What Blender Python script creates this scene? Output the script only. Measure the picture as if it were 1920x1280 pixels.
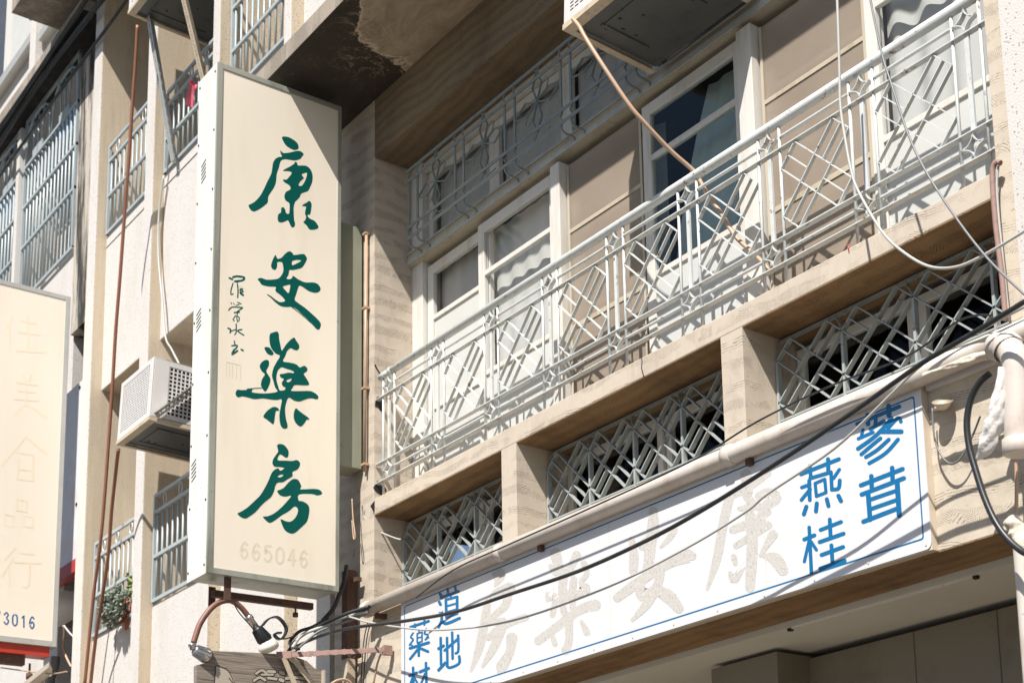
import bpy, bmesh, math, random
from mathutils import Vector, Matrix
from mathutils.geometry import tessellate_polygon
random.seed(7)
for o in list(bpy.data.objects): bpy.data.objects.remove(o)
scene = bpy.context.scene
C = scene.collection
# ------------------------------------------------------------------ camera (solved from the photograph's vanishing points)
F, PX, PY = 2920.0, 1304.0, 1296.0
ROT = Matrix(((0.64611307, 0.76231087, -0.03768335), (-0.1679428, 0.09383387, -0.98132075), (-0.7445355, 0.64037281, 0.18865192)))
CAM = Vector((0, -5.2, 1.6))
cd = bpy.data.cameras.new('camera'); cam = bpy.data.objects.new('camera', cd); C.objects.link(cam)
cd.sensor_width = 36; cd.lens = F/1920*36; cd.shift_x = -(PX-960)/1920; cd.shift_y = (PY-640)/1920
cd.clip_end = 500; cd.clip_start = 0.05
r0, r1, r2 = [Vector(ROT[i]) for i in range(3)]
m = Matrix.Identity(4)
for i in range(3):
    m[i][0] = r0[i]; m[i][1] = -r1[i]; m[i][2] = -r2[i]; m[i][3] = CAM[i]
cam.matrix_world = m
cd.dof.use_dof = True; cd.dof.focus_distance = 8.6; cd.dof.aperture_fstop = 4.5
scene.camera = cam
# ------------------------------------------------------------------ light
SUN = Vector((-0.55, 1.0, -1.45)).normalized()      # the way the light travels
w = bpy.data.worlds.new('World'); scene.world = w; w.use_nodes = True
nt = w.node_tree; sky = nt.nodes.new('ShaderNodeTexSky'); sky.sky_type = 'NISHITA'; sky.sun_disc = False
sky.sun_elevation = math.asin(-SUN.z); sky.sun_rotation = math.atan2(-SUN.x, -SUN.y)
bg = nt.nodes['Background']; bg.inputs[1].default_value = 0.062
nt.links.new(sky.outputs[0], bg.inputs[0])
sl = bpy.data.lights.new('sun', 'SUN'); sl.energy = 5.0; sl.angle = math.radians(0.5); sl.color = (1, 0.955, 0.89)
so = bpy.data.objects.new('sun', sl); C.objects.link(so); so.rotation_euler = SUN.to_track_quat('-Z', 'Y').to_euler(); so.location = (4, -12, 18)
scene.view_settings.view_transform = 'Standard'; scene.view_settings.look = 'None'; scene.view_settings.gamma = 1
scene.view_settings.exposure = 0.68
scene.render.engine = 'CYCLES'
# ------------------------------------------------------------------ helpers
def ray(x, y): return ROT.transposed() @ Vector(((x-PX)/F, (y-PY)/F, 1))
def at(x, y, Y=0.0): r = ray(x, y); return CAM + r*((Y-CAM.y)/r.y)
def atX(x, y, X): r = ray(x, y); return CAM + r*((X-CAM.x)/r.x)
def atZ(x, y, Z): r = ray(x, y); return CAM + r*((Z-CAM.z)/r.z)
class MB:
    def __init__(s): s.v = []; s.f = []; s.sm = []
    def add(s, vs, fs, smooth=False):
        n = len(s.v); s.v += [Vector(v) for v in vs]; s.f += [[i+n for i in f] for f in fs]; s.sm += [smooth]*len(fs); return s
    def box(s, x0, x1, y0, y1, z0, z1):
        return s.add([(x0,y0,z0),(x1,y0,z0),(x1,y1,z0),(x0,y1,z0),(x0,y0,z1),(x1,y0,z1),(x1,y1,z1),(x0,y1,z1)],
              [(0,3,2,1),(4,5,6,7),(0,1,5,4),(1,2,6,5),(2,3,7,6),(3,0,4,7)])
    def bar(s, p, q, a, b, up=(0,0,1)):
        # rectangular bar from p to q: a across (perpendicular to the up hint), b along the up hint
        p, q = Vector(p), Vector(q); d = (q-p).normalized(); u = Vector(up); u = (u-d*u.dot(d)).normalized(); n = d.cross(u)
        vs = []
        for c in (p, q):
            for i, j in ((-1,-1),(1,-1),(1,1),(-1,1)): vs.append(c+n*(i*a/2)+u*(j*b/2))
        return s.add(vs, [(0,1,2,3),(7,6,5,4),(0,4,5,1),(1,5,6,2),(2,6,7,3),(3,7,4,0)])
    def tube(s, pts, r, n=8, caps=True, closed=False):
        pts = [Vector(p) for p in pts]; k = len(pts); rs = r if isinstance(r, (list, tuple)) else [r]*k
        vs = []; u = None
        for i in range(k):
            if closed: d = pts[(i+1) % k]-pts[i-1]
            else: d = (pts[min(i+1, k-1)]-pts[max(i-1, 0)])
            d.normalize()
            if u is None: u = d.orthogonal().normalized()
            u = (u-d*u.dot(d)); u = u.normalized() if u.length > 1e-6 else d.orthogonal().normalized()
            w_ = d.cross(u)
            for j in range(n):
                t = 2*math.pi*j/n; vs.append(pts[i]+(u*math.cos(t)+w_*math.sin(t))*rs[i])
        fs = []
        for i in range(k if closed else k-1):
            a, b = i*n, ((i+1) % k)*n
            for j in range(n): fs.append((a+j, a+(j+1) % n, b+(j+1) % n, b+j))
        s.add(vs, fs, True)
        if caps and not closed:
            m_ = len(s.v)-n*k; s.f += [[m_+j for j in range(n)][::-1], [m_+(k-1)*n+j for j in range(n)]]; s.sm += [False]*2
        return s
    def poly(s, loops, thick, normal):
        # flat plate with holes: loops of 3-D points, extruded back by thick along -normal
        nrm = Vector(normal); loops = [[Vector(p) for p in l] for l in loops]
        flat = [p for l in loops for p in l]; tris = tessellate_polygon(loops); n = len(flat)
        s.add(flat+[p-nrm*thick for p in flat], [tuple(t) for t in tris]+[tuple(i+n for i in reversed(t)) for t in tris])
        base = len(s.v)-2*n; o = 0
        for l in loops:
            k = len(l)
            for i in range(k):
                a, b = base+o+i, base+o+(i+1) % k; s.f.append([a, b, b+n, a+n]); s.sm.append(False)
            o += k
        return s
    def build(s, name, mat, parent=None, bevel=0, base=None):
        if parent is None:
            lo = Vector([min(v[i] for v in s.v) for i in range(3)]); hi = Vector([max(v[i] for v in s.v) for i in range(3)])
            loc = Vector(((lo.x+hi.x)/2, (lo.y+hi.y)/2, lo.z)) if base is None else Vector(base)
        else:
            r = parent
            while r.parent: r = r.parent
            loc = Vector(r['_loc'])
        me = bpy.data.meshes.new(name); me.from_pydata([v-loc for v in s.v], [], s.f); me.materials.append(mat)
        me.polygons.foreach_set('use_smooth', s.sm)
        bm = bmesh.new(); bm.from_mesh(me); bmesh.ops.recalc_face_normals(bm, faces=bm.faces); bm.to_mesh(me); bm.free()
        o = bpy.data.objects.new(name, me); C.objects.link(o)
        if parent: o.parent = parent
        else: o.location = loc; o['_loc'] = list(loc)
        if bevel:
            b = o.modifiers.new('bevel', 'BEVEL'); b.width = bevel; b.segments = 2; b.limit_method = 'ANGLE'
        return o
def tag(o, label=None, cat=None, group=None, kind=None):
    for k, v in (('label', label), ('category', cat), ('group', group), ('kind', kind)):
        if v: o[k] = v
    return o
def thing(name, loc, label, cat, group=None):
    o = bpy.data.objects.new(name, None); C.objects.link(o); o.location = loc; o['_loc'] = list(loc); o.empty_display_size = 0.2
    return tag(o, label, cat, group)
def box1(name, mat, parent, *b, bevel=0): return MB().box(*b).build(name, mat, parent, bevel)
def copy_tree(o, parent=None):
    c = o.copy(); C.objects.link(c)
    if parent: c.parent = parent
    for ch in o.children: copy_tree(ch, c)
    return c
def spline(pts, n=6, closed=False):
    pts = [Vector(p) for p in pts]; k = len(pts); out = []
    for i in range(k if closed else k-1):
        if closed: a, b, c, d = pts[i-1], pts[i], pts[(i+1) % k], pts[(i+2) % k]
        else: a, b, c, d = pts[max(i-1, 0)], pts[i], pts[i+1], pts[min(i+2, k-1)]
        for j in range(n):
            t = j/n
            out.append(0.5*((2*b)+(c-a)*t+(2*a-5*b+4*c-d)*t*t+(3*b-a-3*c+d)*t**3))
    if not closed: out.append(pts[-1])
    return out
# ------------------------------------------------------------------ materials
class NT:
    def __init__(s, name):
        s.m = bpy.data.materials.new(name); s.m.use_nodes = True; s.t = s.m.node_tree; s.b = s.t.nodes['Principled BSDF']; s.out = s.t.nodes['Material Output']
    def n(s, typ, **kw):
        x = s.t.nodes.new(typ)
        for k, v in kw.items():
            if hasattr(x, k): setattr(x, k, v)
            else: x.inputs[k].default_value = v
        return x
    def l(s, a, b): s.t.links.new(a, b)
    def math(s, op, a, b=None, c=None, clamp=False):
        x = s.t.nodes.new('ShaderNodeMath'); x.operation = op; x.use_clamp = clamp
        for i, v in enumerate((a, b, c)):
            if v is None: continue
            if hasattr(v, 'links'): s.l(v, x.inputs[i])
            else: x.inputs[i].default_value = v
        return x.outputs[0]
    def pos(s):
        g = s.t.nodes.new('ShaderNodeNewGeometry'); return g.outputs['Position']
    def xyz(s, v):
        x = s.t.nodes.new('ShaderNodeSeparateXYZ'); s.l(v, x.inputs[0]); return x.outputs
    def noise(s, v, scale, detail=4, rough=0.55, dist=0.0):
        x = s.t.nodes.new('ShaderNodeTexNoise'); x.inputs['Scale'].default_value = scale; x.inputs['Detail'].default_value = detail
        x.inputs['Roughness'].default_value = rough; x.inputs['Distortion'].default_value = dist; s.l(v, x.inputs['Vector']); return x.outputs['Fac']
    def scalev(s, v, sc):
        x = s.t.nodes.new('ShaderNodeVectorMath'); x.operation = 'MULTIPLY'; s.l(v, x.inputs[0]); x.inputs[1].default_value = sc; return x.outputs[0]
    def ramp(s, f, stops, interp='LINEAR'):
        x = s.t.nodes.new('ShaderNodeValToRGB'); x.color_ramp.interpolation = interp; e = x.color_ramp.elements
        while len(e) < len(stops): e.new(0.5)
        for el, (p, c) in zip(e, stops): el.position = p; el.color = c if len(c) == 4 else (*c, 1)
        s.l(f, x.inputs[0]); return x.outputs[0]
    def step(s, f, lo, hi):
        x = s.t.nodes.new('ShaderNodeMapRange'); x.inputs[1].default_value = lo; x.inputs[2].default_value = hi; s.l(f, x.inputs[0]); return x.outputs[0]
    def mix(s, f, a, b, mode='MIX'):
        x = s.t.nodes.new('ShaderNodeMix'); x.data_type = 'RGBA'; x.blend_type = mode
        for v, i in ((f, 0), (a, 6), (b, 7)):
            if hasattr(v, 'links'): s.l(v, x.inputs[i])
            else: x.inputs[i].default_value = v if i == 0 else (*v, 1)
        return x.outputs[2]
    def bump(s, h, strength=0.3, dist=0.01):
        x = s.t.nodes.new('ShaderNodeBump'); x.inputs['Strength'].default_value = strength; x.inputs['Distance'].default_value = dist
        s.l(h, x.inputs['Height']); s.l(x.outputs[0], s.b.inputs['Normal']); return x
    def base(s, col):
        if hasattr(col, 'links'): s.l(col, s.b.inputs['Base Color'])
        else: s.b.inputs['Base Color'].default_value = (*col, 1)
    def set(s, **kw):
        for k, v in kw.items():
            i = s.b.inputs[k.replace('_', ' ')]
            if hasattr(v, 'links'): s.l(v, i)
            else: i.default_value = v
        return s.m
def paint(name, col, rough=0.5, dirt=(0.25, 0.2, 0.15), amount=0.25, scale=6, rust=0.0, metallic=0.0, streak=False, bump=0.08, spec=0.5):
    t = NT(name); p = t.pos(); pv = t.scalev(p, (1, 1, 0.15)) if streak else p
    n1 = t.noise(pv, scale, 6, 0.65); f = t.step(n1, 0.5, 0.85)
    c = t.mix(t.math('MULTIPLY', f, amount), col, dirt)
    if rust:
        n2 = t.noise(p, 26, 5, 0.7); n3 = t.noise(p, 3.1, 2)
        rr = t.math('MULTIPLY', t.step(n2, 0.66-rust*0.12, 0.72-rust*0.12), t.step(n3, 0.42, 0.56), clamp=True)
        c = t.mix(rr, c, (0.16, 0.065, 0.02))
    t.base(c); t.bump(t.noise(p, scale*8, 4), bump, 0.004)
    t.b.inputs['Specular IOR Level'].default_value = spec
    return t.set(Roughness=rough, Metallic=metallic)
def combed(name, horizontal=False, col=(0.46, 0.36, 0.25), dark=(0.12, 0.085, 0.055), stain=0.25, gapv=0.38, rowh=0.23):
    # cement render combed in rows: straight groups alternating with zig-zag groups
    t = NT(name); p = t.pos(); x, y, z = t.xyz(p)
    u = t.math('ADD', x, y) if not horizontal else x
    v = z if not horizontal else y
    warp = t.noise(p, 2.2, 2); fine = t.noise(p, 30, 3)
    v1 = t.math('ADD', v, t.math('MULTIPLY', t.math('SUBTRACT', warp, 0.5), 0.14))
    v1 = t.math('ADD', v1, t.math('MULTIPLY', u, 0.05))
    v1 = t.math('ADD', v1, t.math('MULTIPLY', t.math('SUBTRACT', fine, 0.5), 0.016))
    row = t.math('DIVIDE', v1, rowh); fr = t.math('FRACT', row)
    isz = t.math('GREATER_THAN', fr, 0.45)
    uu = t.math('ADD', u, t.math('MULTIPLY', t.noise(p, 1.7, 1), 0.5))
    tri = t.math('PINGPONG', uu, 0.042)
    sine = t.math('SINE', t.math('MULTIPLY', uu, 21.0))
    zig = t.math('ADD', tri, t.math('MULTIPLY', sine, 0.008))
    vz = t.math('SUBTRACT', t.math('MULTIPLY', fr, rowh), t.math('MULTIPLY', t.math('MULTIPLY', isz, zig), 1.0))
    ln = t.math('FRACT', t.math('DIVIDE', vz, 0.0125))
    groove = t.math('LESS_THAN', ln, t.math('ADD', 0.06, t.math('MULTIPLY', fine, 0.24)))
    m1 = t.math('MULTIPLY', t.math('GREATER_THAN', fr, 0.06), t.math('LESS_THAN', fr, 0.24))
    m2 = t.math('MULTIPLY', t.math('GREATER_THAN', fr, 0.58), t.math('LESS_THAN', fr, 0.84))
    mask = t.math('ADD', m1, m2, clamp=True)
    gap = t.math('MULTIPLY', t.step(t.noise(p, 8, 2), gapv, gapv+0.1), t.step(t.noise(p, 2.9, 2), gapv-0.03, gapv+0.07)); gap2 = t.step(t.noise(p, 60, 2), 0.36, 0.5)
    g = t.math('MULTIPLY', t.math('MULTIPLY', groove, mask), t.math('MULTIPLY', gap, gap2))
    big = t.noise(p, 1.3, 5, 0.65); mid = t.noise(p, 14, 6, 0.7)
    c = t.mix(t.math('MULTIPLY', t.step(big, 0.45, 0.75), stain), col, (col[0]*0.6, col[1]*0.58, col[2]*0.55))
    c = t.mix(t.math('MULTIPLY', t.step(mid, 0.5, 0.8), 0.35), c, (col[0]*1.25, col[1]*1.25, col[2]*1.25))
    blot = t.step(t.noise(p, 2.6, 7, 0.72, 0.5), 0.52, 0.72); c = t.mix(t.math('MULTIPLY', blot, 0.45), c, (col[0]*0.55, col[1]*0.53, col[2]*0.50))
    c = t.mix(t.math('MULTIPLY', g, 0.85), c, dark)
    run = t.step(t.noise(t.scalev(p, (7, 7, 0.55)), 1.0, 5, 0.7), 0.55, 0.8); c = t.mix(t.math('MULTIPLY', run, 0.4), c, (col[0]*0.45, col[1]*0.42, col[2]*0.38))
    pits = t.math('MULTIPLY', t.step(t.noise(p, 55, 2), 0.70, 0.74), 0.6)
    c = t.mix(pits, c, dark); t.base(c)
    h = t.math('SUBTRACT', t.math('MULTIPLY', mid, 0.3), t.math('MULTIPLY', g, 1.0))
    t.bump(h, 1.0, 0.006)
    return t.set(Roughness=0.92)
def aggregate(name, col, speck, dark=0.0):
    t = NT(name); p = t.pos()
    vo = t.n('ShaderNodeTexVoronoi', Scale=95.0); t.l(p, vo.inputs['Vector'])
    hue = t.xyz(vo.outputs['Color'])[0]
    spot = t.math('MULTIPLY', t.step(hue, 0.88, 0.95), t.math('SUBTRACT', 1.0, t.step(vo.outputs['Distance'], 0.25, 0.6)), clamp=True)
    n = t.noise(p, 120, 3); big = t.noise(t.scalev(p, (1, 1, 0.35)), 1.6, 5, 0.6)
    c = t.mix(t.math('MULTIPLY', t.step(n, 0.4, 0.75), 0.35), col, (col[0]*0.72, col[1]*0.70, col[2]*0.66))
    c = t.mix(t.math('MULTIPLY', spot, 0.8), c, speck)
    c = t.mix(t.math('MULTIPLY', t.step(big, 0.48, 0.75), 0.5), c, (col[0]*0.72, col[1]*0.66, col[2]*0.56))
    if dark:
        s = t.noise(t.scalev(p, (5.0, 5.0, 0.5)), 1.2, 6, 0.7); c = t.mix(t.math('MULTIPLY', t.step(s, 0.42, 0.55), dark), c, (0.03, 0.028, 0.025))
    t.base(c); t.bump(t.math('ADD', n, t.math('MULTIPLY', spot, -0.4)), 0.5, 0.006)
    return t.set(Roughness=0.9)
M = {}
M['comb'] = combed('combed_render', False, (0.50, 0.43, 0.35), (0.12, 0.085, 0.055), 0.25, 0.40)
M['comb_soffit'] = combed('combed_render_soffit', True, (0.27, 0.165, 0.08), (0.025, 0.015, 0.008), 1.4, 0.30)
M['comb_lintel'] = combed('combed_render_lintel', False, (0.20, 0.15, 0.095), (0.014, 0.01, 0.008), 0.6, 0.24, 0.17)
M['comb_lower'] = combed('combed_render_lower', False, (0.53, 0.46, 0.37), (0.15, 0.105, 0.065), 0.15, 0.36)
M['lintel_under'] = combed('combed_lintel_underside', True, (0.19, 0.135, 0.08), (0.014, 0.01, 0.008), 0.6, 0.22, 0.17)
M['agg'] = aggregate('white_aggregate', (0.585, 0.56, 0.535), (0.15, 0.12, 0.095))
M['agg_beige'] = aggregate('beige_aggregate', (0.56, 0.47, 0.355), (0.17, 0.12, 0.08), 0.12)
M['agg_dirty'] = aggregate('stained_aggregate', (0.50, 0.45, 0.39), (0.06, 0.05, 0.04), 1.0)
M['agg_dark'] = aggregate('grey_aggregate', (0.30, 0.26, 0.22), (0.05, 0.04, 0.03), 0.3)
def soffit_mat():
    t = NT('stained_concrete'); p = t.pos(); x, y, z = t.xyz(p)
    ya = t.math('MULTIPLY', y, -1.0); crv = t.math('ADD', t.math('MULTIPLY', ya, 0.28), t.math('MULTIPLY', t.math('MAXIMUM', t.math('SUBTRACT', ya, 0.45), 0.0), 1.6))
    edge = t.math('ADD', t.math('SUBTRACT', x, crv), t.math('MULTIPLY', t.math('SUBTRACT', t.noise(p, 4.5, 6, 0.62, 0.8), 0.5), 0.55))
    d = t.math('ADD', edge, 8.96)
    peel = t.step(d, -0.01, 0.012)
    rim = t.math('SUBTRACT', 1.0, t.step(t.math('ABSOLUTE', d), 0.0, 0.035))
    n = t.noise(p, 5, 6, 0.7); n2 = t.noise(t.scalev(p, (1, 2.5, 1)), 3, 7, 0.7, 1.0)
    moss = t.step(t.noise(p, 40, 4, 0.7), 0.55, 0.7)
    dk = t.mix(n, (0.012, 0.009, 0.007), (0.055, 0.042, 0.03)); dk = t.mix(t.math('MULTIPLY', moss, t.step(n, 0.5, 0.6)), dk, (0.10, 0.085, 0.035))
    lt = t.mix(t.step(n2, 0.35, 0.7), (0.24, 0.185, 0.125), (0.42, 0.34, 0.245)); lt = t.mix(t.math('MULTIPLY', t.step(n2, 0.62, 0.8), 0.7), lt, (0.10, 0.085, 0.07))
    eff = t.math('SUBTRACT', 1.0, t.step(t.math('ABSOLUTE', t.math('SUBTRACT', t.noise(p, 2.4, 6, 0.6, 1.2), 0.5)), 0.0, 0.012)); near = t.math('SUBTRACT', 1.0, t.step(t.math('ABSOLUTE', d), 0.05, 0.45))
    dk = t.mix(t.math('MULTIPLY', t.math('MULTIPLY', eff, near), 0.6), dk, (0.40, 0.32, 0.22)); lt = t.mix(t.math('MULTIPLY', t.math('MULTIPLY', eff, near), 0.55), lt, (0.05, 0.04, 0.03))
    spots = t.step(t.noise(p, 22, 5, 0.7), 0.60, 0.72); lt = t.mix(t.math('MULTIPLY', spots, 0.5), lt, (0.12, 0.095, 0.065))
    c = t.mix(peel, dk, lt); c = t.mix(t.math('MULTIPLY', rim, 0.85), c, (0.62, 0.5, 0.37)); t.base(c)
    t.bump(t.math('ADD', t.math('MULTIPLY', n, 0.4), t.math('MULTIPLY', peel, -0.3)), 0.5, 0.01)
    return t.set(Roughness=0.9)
M['soffit'] = soffit_mat()
M['fascia'] = aggregate('weathered_slab_edge', (0.36, 0.31, 0.255), (0.07, 0.055, 0.04), 0.35)
M['frame'] = paint('weathered_white_wood', (0.60, 0.58, 0.54), 0.55, (0.30, 0.22, 0.14), 0.6, 9, 0, 0, True)
M['trim'] = paint('grimy_cream_wood', (0.44, 0.385, 0.29), 0.6, (0.17, 0.12, 0.07), 0.7, 9, 0, 0, True)
M['transom'] = paint('chipped_grey_steel', (0.42, 0.44, 0.43), 0.5, (0.12, 0.09, 0.06), 0.6, 12, 0.25)
M['rail'] = paint('white_painted_iron', (0.56, 0.58, 0.57), 0.42, (0.34, 0.29, 0.21), 0.5, 12, 0.55)
M['grille'] = paint('grey_painted_iron', (0.33, 0.36, 0.36), 0.42, (0.16, 0.13, 0.09), 0.6, 16, 0.45)
M['dark_grille'] = paint('shaded_grey_iron', (0.21, 0.245, 0.25), 0.35, (0.07, 0.065, 0.05), 0.5, 14, 0.15)  # darker copy of the grey iron, with the slab's shade put into its colour
M['blue_grille'] = paint('blue_grey_iron', (0.36, 0.41, 0.43), 0.4, (0.26, 0.22, 0.17), 0.45, 9, 0.12)
M['alum'] = paint('dull_aluminium', (0.52, 0.52, 0.49), 0.4, (0.3, 0.27, 0.2), 0.4, 8, 0, 0.35)
M['pvc'] = paint('old_pvc', (0.56, 0.505, 0.455), 0.4, (0.30, 0.20, 0.12), 0.7, 7, 0.1, 0, False)
M['ac'] = paint('cream_enamel', (0.60, 0.585, 0.57), 0.4, (0.45, 0.38, 0.28), 0.3, 4, 0.05)
M['ac_pan'] = paint('dark_drip_pan', (0.075, 0.08, 0.078), 0.5, (0.02, 0.02, 0.02), 0.7, 7)
M['ac_edge'] = paint('aged_pan_rail', (0.50, 0.42, 0.31), 0.6, (0.2, 0.1, 0.04), 0.6, 12, 0.25)
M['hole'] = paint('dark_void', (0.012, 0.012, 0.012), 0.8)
M['rust'] = paint('rusty_iron', (0.085, 0.042, 0.028), 0.8, (0.20, 0.10, 0.06), 0.7, 20)
M['rust_pink'] = paint('rusty_pink_iron', (0.30, 0.19, 0.16), 0.75, (0.10, 0.05, 0.035), 0.7, 20)
M['lamp_arm'] = paint('blackened_copper', (0.19, 0.085, 0.06), 0.5, (0.015, 0.012, 0.012), 1.0, 9)
M['copper'] = paint('brown_hose', (0.25, 0.105, 0.06), 0.45, (0.14, 0.06, 0.03), 0.5, 9)
M['tan_hose'] = paint('tan_hose', (0.44, 0.30, 0.205), 0.45, (0.28, 0.16, 0.09), 0.5, 12)
M['black'] = paint('black_cable', (0.016, 0.018, 0.02), 0.4)
M['grey_wire'] = paint('grey_wire', (0.16, 0.165, 0.17), 0.45)
M['white_wire'] = paint('white_wire', (0.42, 0.42, 0.40), 0.45)
M['cream'] = paint('cream_acrylic', (0.80, 0.725, 0.605), 0.4, (0.64, 0.53, 0.385), 0.6, 2.6, 0, 0, True, 0.01, 0.3)
M['cream2'] = paint('pale_cream_acrylic', (0.82, 0.745, 0.63), 0.35, (0.62, 0.52, 0.38), 0.4, 1.4, 0, 0, True, 0.01)
M['metal_sign'] = paint('mossy_tin', (0.36, 0.37, 0.32), 0.45, (0.07, 0.085, 0.04), 1.0, 5, 0.15, 0.3, True)
M['white_tin'] = paint('white_tin', (0.70, 0.69, 0.65), 0.4, (0.50, 0.44, 0.25), 0.4, 5, 0.1, 0, True)
M['olive'] = paint('olive_tin', (0.28, 0.29, 0.22), 0.45, (0.18, 0.18, 0.12), 0.5, 6, 0.05, 0.1, True)
M['green'] = paint('green_vinyl', (0.0015, 0.085, 0.07), 0.5, (0.003, 0.105, 0.085), 0.5, 4, bump=0.0, spec=0.12)
M['blue'] = paint('blue_vinyl', (0.002, 0.125, 0.30), 0.45, (0.004, 0.155, 0.34), 0.4, 3, bump=0.0)
M['blue_dark'] = paint('navy_vinyl', (0.01, 0.10, 0.28), 0.3, (0.015, 0.14, 0.33), 0.4, 3, bump=0.0)
M['faint'] = paint('faded_lettering', (0.82, 0.71, 0.555), 0.4, (0.80, 0.69, 0.53), 0.4, 5, bump=0.0)
M['faint2'] = paint('ghost_lettering', (0.70, 0.62, 0.495), 0.4, (0.67, 0.59, 0.46), 0.4, 5, bump=0.0)
M['white_sign'] = paint('white_acrylic', (0.625, 0.62, 0.63), 0.25, (0.6, 0.57, 0.52), 0.15, 2, bump=0.01)
M['beige_side'] = paint('beige_acrylic_edge', (0.62, 0.53, 0.42), 0.35, (0.4, 0.3, 0.2), 0.4, 5)
def crackle():
    t = NT('crackled_residue'); p = t.pos(); vo = t.n('ShaderNodeTexVoronoi', Scale=85.0, feature='DISTANCE_TO_EDGE'); t.l(p, vo.inputs['Vector'])
    e = t.step(vo.outputs['Distance'], 0.02, 0.12); n = t.noise(p, 60, 4)
    c = t.mix(e, (0.55, 0.535, 0.515), (0.47, 0.45, 0.42)); c = t.mix(t.math('MULTIPLY', t.step(n, 0.55, 0.66), 0.6), c, (0.33, 0.305, 0.27)); t.base(c); t.bump(e, 0.3, 0.003)
    return t.set(Roughness=0.7)
M['crackle'] = crackle()
def glass(name, tint=(0.985, 0.99, 0.99), refl=0.02):
    t = NT(name); t.t.nodes.remove(t.b)
    tr = t.n('ShaderNodeBsdfTransparent'); tr.inputs[0].default_value = (*tint, 1); gl = t.n('ShaderNodeBsdfGlossy'); gl.inputs['Roughness'].default_value = 0.03
    lw = t.n('ShaderNodeLayerWeight'); lw.inputs[0].default_value = 0.5; f = t.math('ADD', t.math('POWER', lw.outputs['Facing'], 5.0), refl*0.4, clamp=True)
    mx = t.n('ShaderNodeMixShader'); t.l(f, mx.inputs[0]); t.l(tr.outputs[0], mx.inputs[1]); t.l(gl.outputs[0], mx.inputs[2]); t.l(mx.outputs[0], t.out.inputs[0]); return t.m
M['glass'] = glass('window_glass'); M['blue_glass'] = glass('bluish_glass', (0.87, 0.935, 0.945), 0.06)
def frosted():
    t = NT('frosted_glass'); t.t.nodes.remove(t.b); p = t.pos(); n = t.noise(p, 3, 5, 0.6); c = t.mix(n, (0.62, 0.63, 0.61), (0.74, 0.74, 0.71))
    df = t.n('ShaderNodeBsdfDiffuse'); tl = t.n('ShaderNodeBsdfTranslucent'); t.l(c, df.inputs[0]); t.l(c, tl.inputs[0]); gl = t.n('ShaderNodeBsdfGlossy'); gl.inputs['Roughness'].default_value = 0.25
    a = t.n('ShaderNodeMixShader'); a.inputs[0].default_value = 0.25; t.l(df.outputs[0], a.inputs[1]); t.l(tl.outputs[0], a.inputs[2])
    b = t.n('ShaderNodeMixShader'); b.inputs[0].default_value = 0.08; t.l(a.outputs[0], b.inputs[1]); t.l(gl.outputs[0], b.inputs[2]); t.l(b.outputs[0], t.out.inputs[0]); return t.m
M['frost'] = frosted()
def mesh_screen():
    t = NT('insect_screen'); t.t.nodes.remove(t.b); tr = t.n('ShaderNodeBsdfTransparent'); df = t.n('ShaderNodeBsdfDiffuse'); n = t.noise(t.pos(), 2.5, 4)
    t.l(t.mix(n, (0.29, 0.235, 0.185), (0.43, 0.36, 0.29)), df.inputs[0]); a = t.n('ShaderNodeMixShader'); a.inputs[0].default_value = 0.58
    t.l(tr.outputs[0], a.inputs[1]); t.l(df.outputs[0], a.inputs[2]); t.l(a.outputs[0], t.out.inputs[0]); return t.m
M['screen'] = mesh_screen()
def cloth(name, col):
    t = NT(name); t.t.nodes.remove(t.b); df = t.n('ShaderNodeBsdfDiffuse'); tl = t.n('ShaderNodeBsdfTranslucent'); n = t.noise(t.pos(), 4, 4); c = t.mix(n, (col[0]*0.9, col[1]*0.9, col[2]*0.9), col)
    t.l(c, df.inputs[0]); t.l(c, tl.inputs[0]); a = t.n('ShaderNodeMixShader'); a.inputs[0].default_value = 0.3; t.l(df.outputs[0], a.inputs[1]); t.l(tl.outputs[0], a.inputs[2]); t.l(a.outputs[0], t.out.inputs[0]); return t.m
M['curtain'] = cloth('white_curtain', (0.66, 0.66, 0.64))
M['room'] = paint('dim_room', (0.09, 0.085, 0.08), 0.9)
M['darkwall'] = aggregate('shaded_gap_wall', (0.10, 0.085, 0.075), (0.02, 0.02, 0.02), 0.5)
M['ceiling'] = paint('grey_white_ceiling', (0.62, 0.62, 0.57), 0.7, (0.42, 0.38, 0.3), 0.4, 1.5)
M['board'] = paint('shutter_board', (0.20, 0.175, 0.13), 0.6, (0.08, 0.062, 0.045), 0.9, 2.6)
M['road'] = paint('asphalt', (0.085, 0.08, 0.075), 0.9, (0.06, 0.055, 0.05), 0.5, 1.5)
M['pave'] = paint('pavement_tile', (0.27, 0.215, 0.15), 0.8, (0.2, 0.15, 0.1), 0.4, 2)
M['red'] = paint('red_enamel', (0.42, 0.035, 0.02), 0.45, (0.2, 0.03, 0.02), 0.5, 6)
M['pinkwhite'] = paint('pink_stained_white', (0.66, 0.66, 0.68), 0.45, (0.6, 0.30, 0.27), 0.6, 4)
def wood():
    t = NT('weathered_plank'); p = t.scalev(t.pos(), (3, 1.6, 45)); n = t.noise(p, 1.5, 6, 0.7, 0.4); t.base(t.ramp(n, [(0.3, (0.085, 0.065, 0.05)), (0.5, (0.23, 0.19, 0.155)), (0.75, (0.36, 0.31, 0.26))])); t.bump(n, 0.5, 0.006); return t.set(Roughness=0.85)
M['wood'] = wood()
M['pale_wood'] = paint('carved_pale_wood', (0.42, 0.36, 0.29), 0.8, (0.25, 0.2, 0.15), 0.5, 10)
M['leaf'] = paint('grey_green_leaf', (0.20, 0.24, 0.185), 0.6, (0.36, 0.36, 0.30), 0.8, 30)
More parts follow.
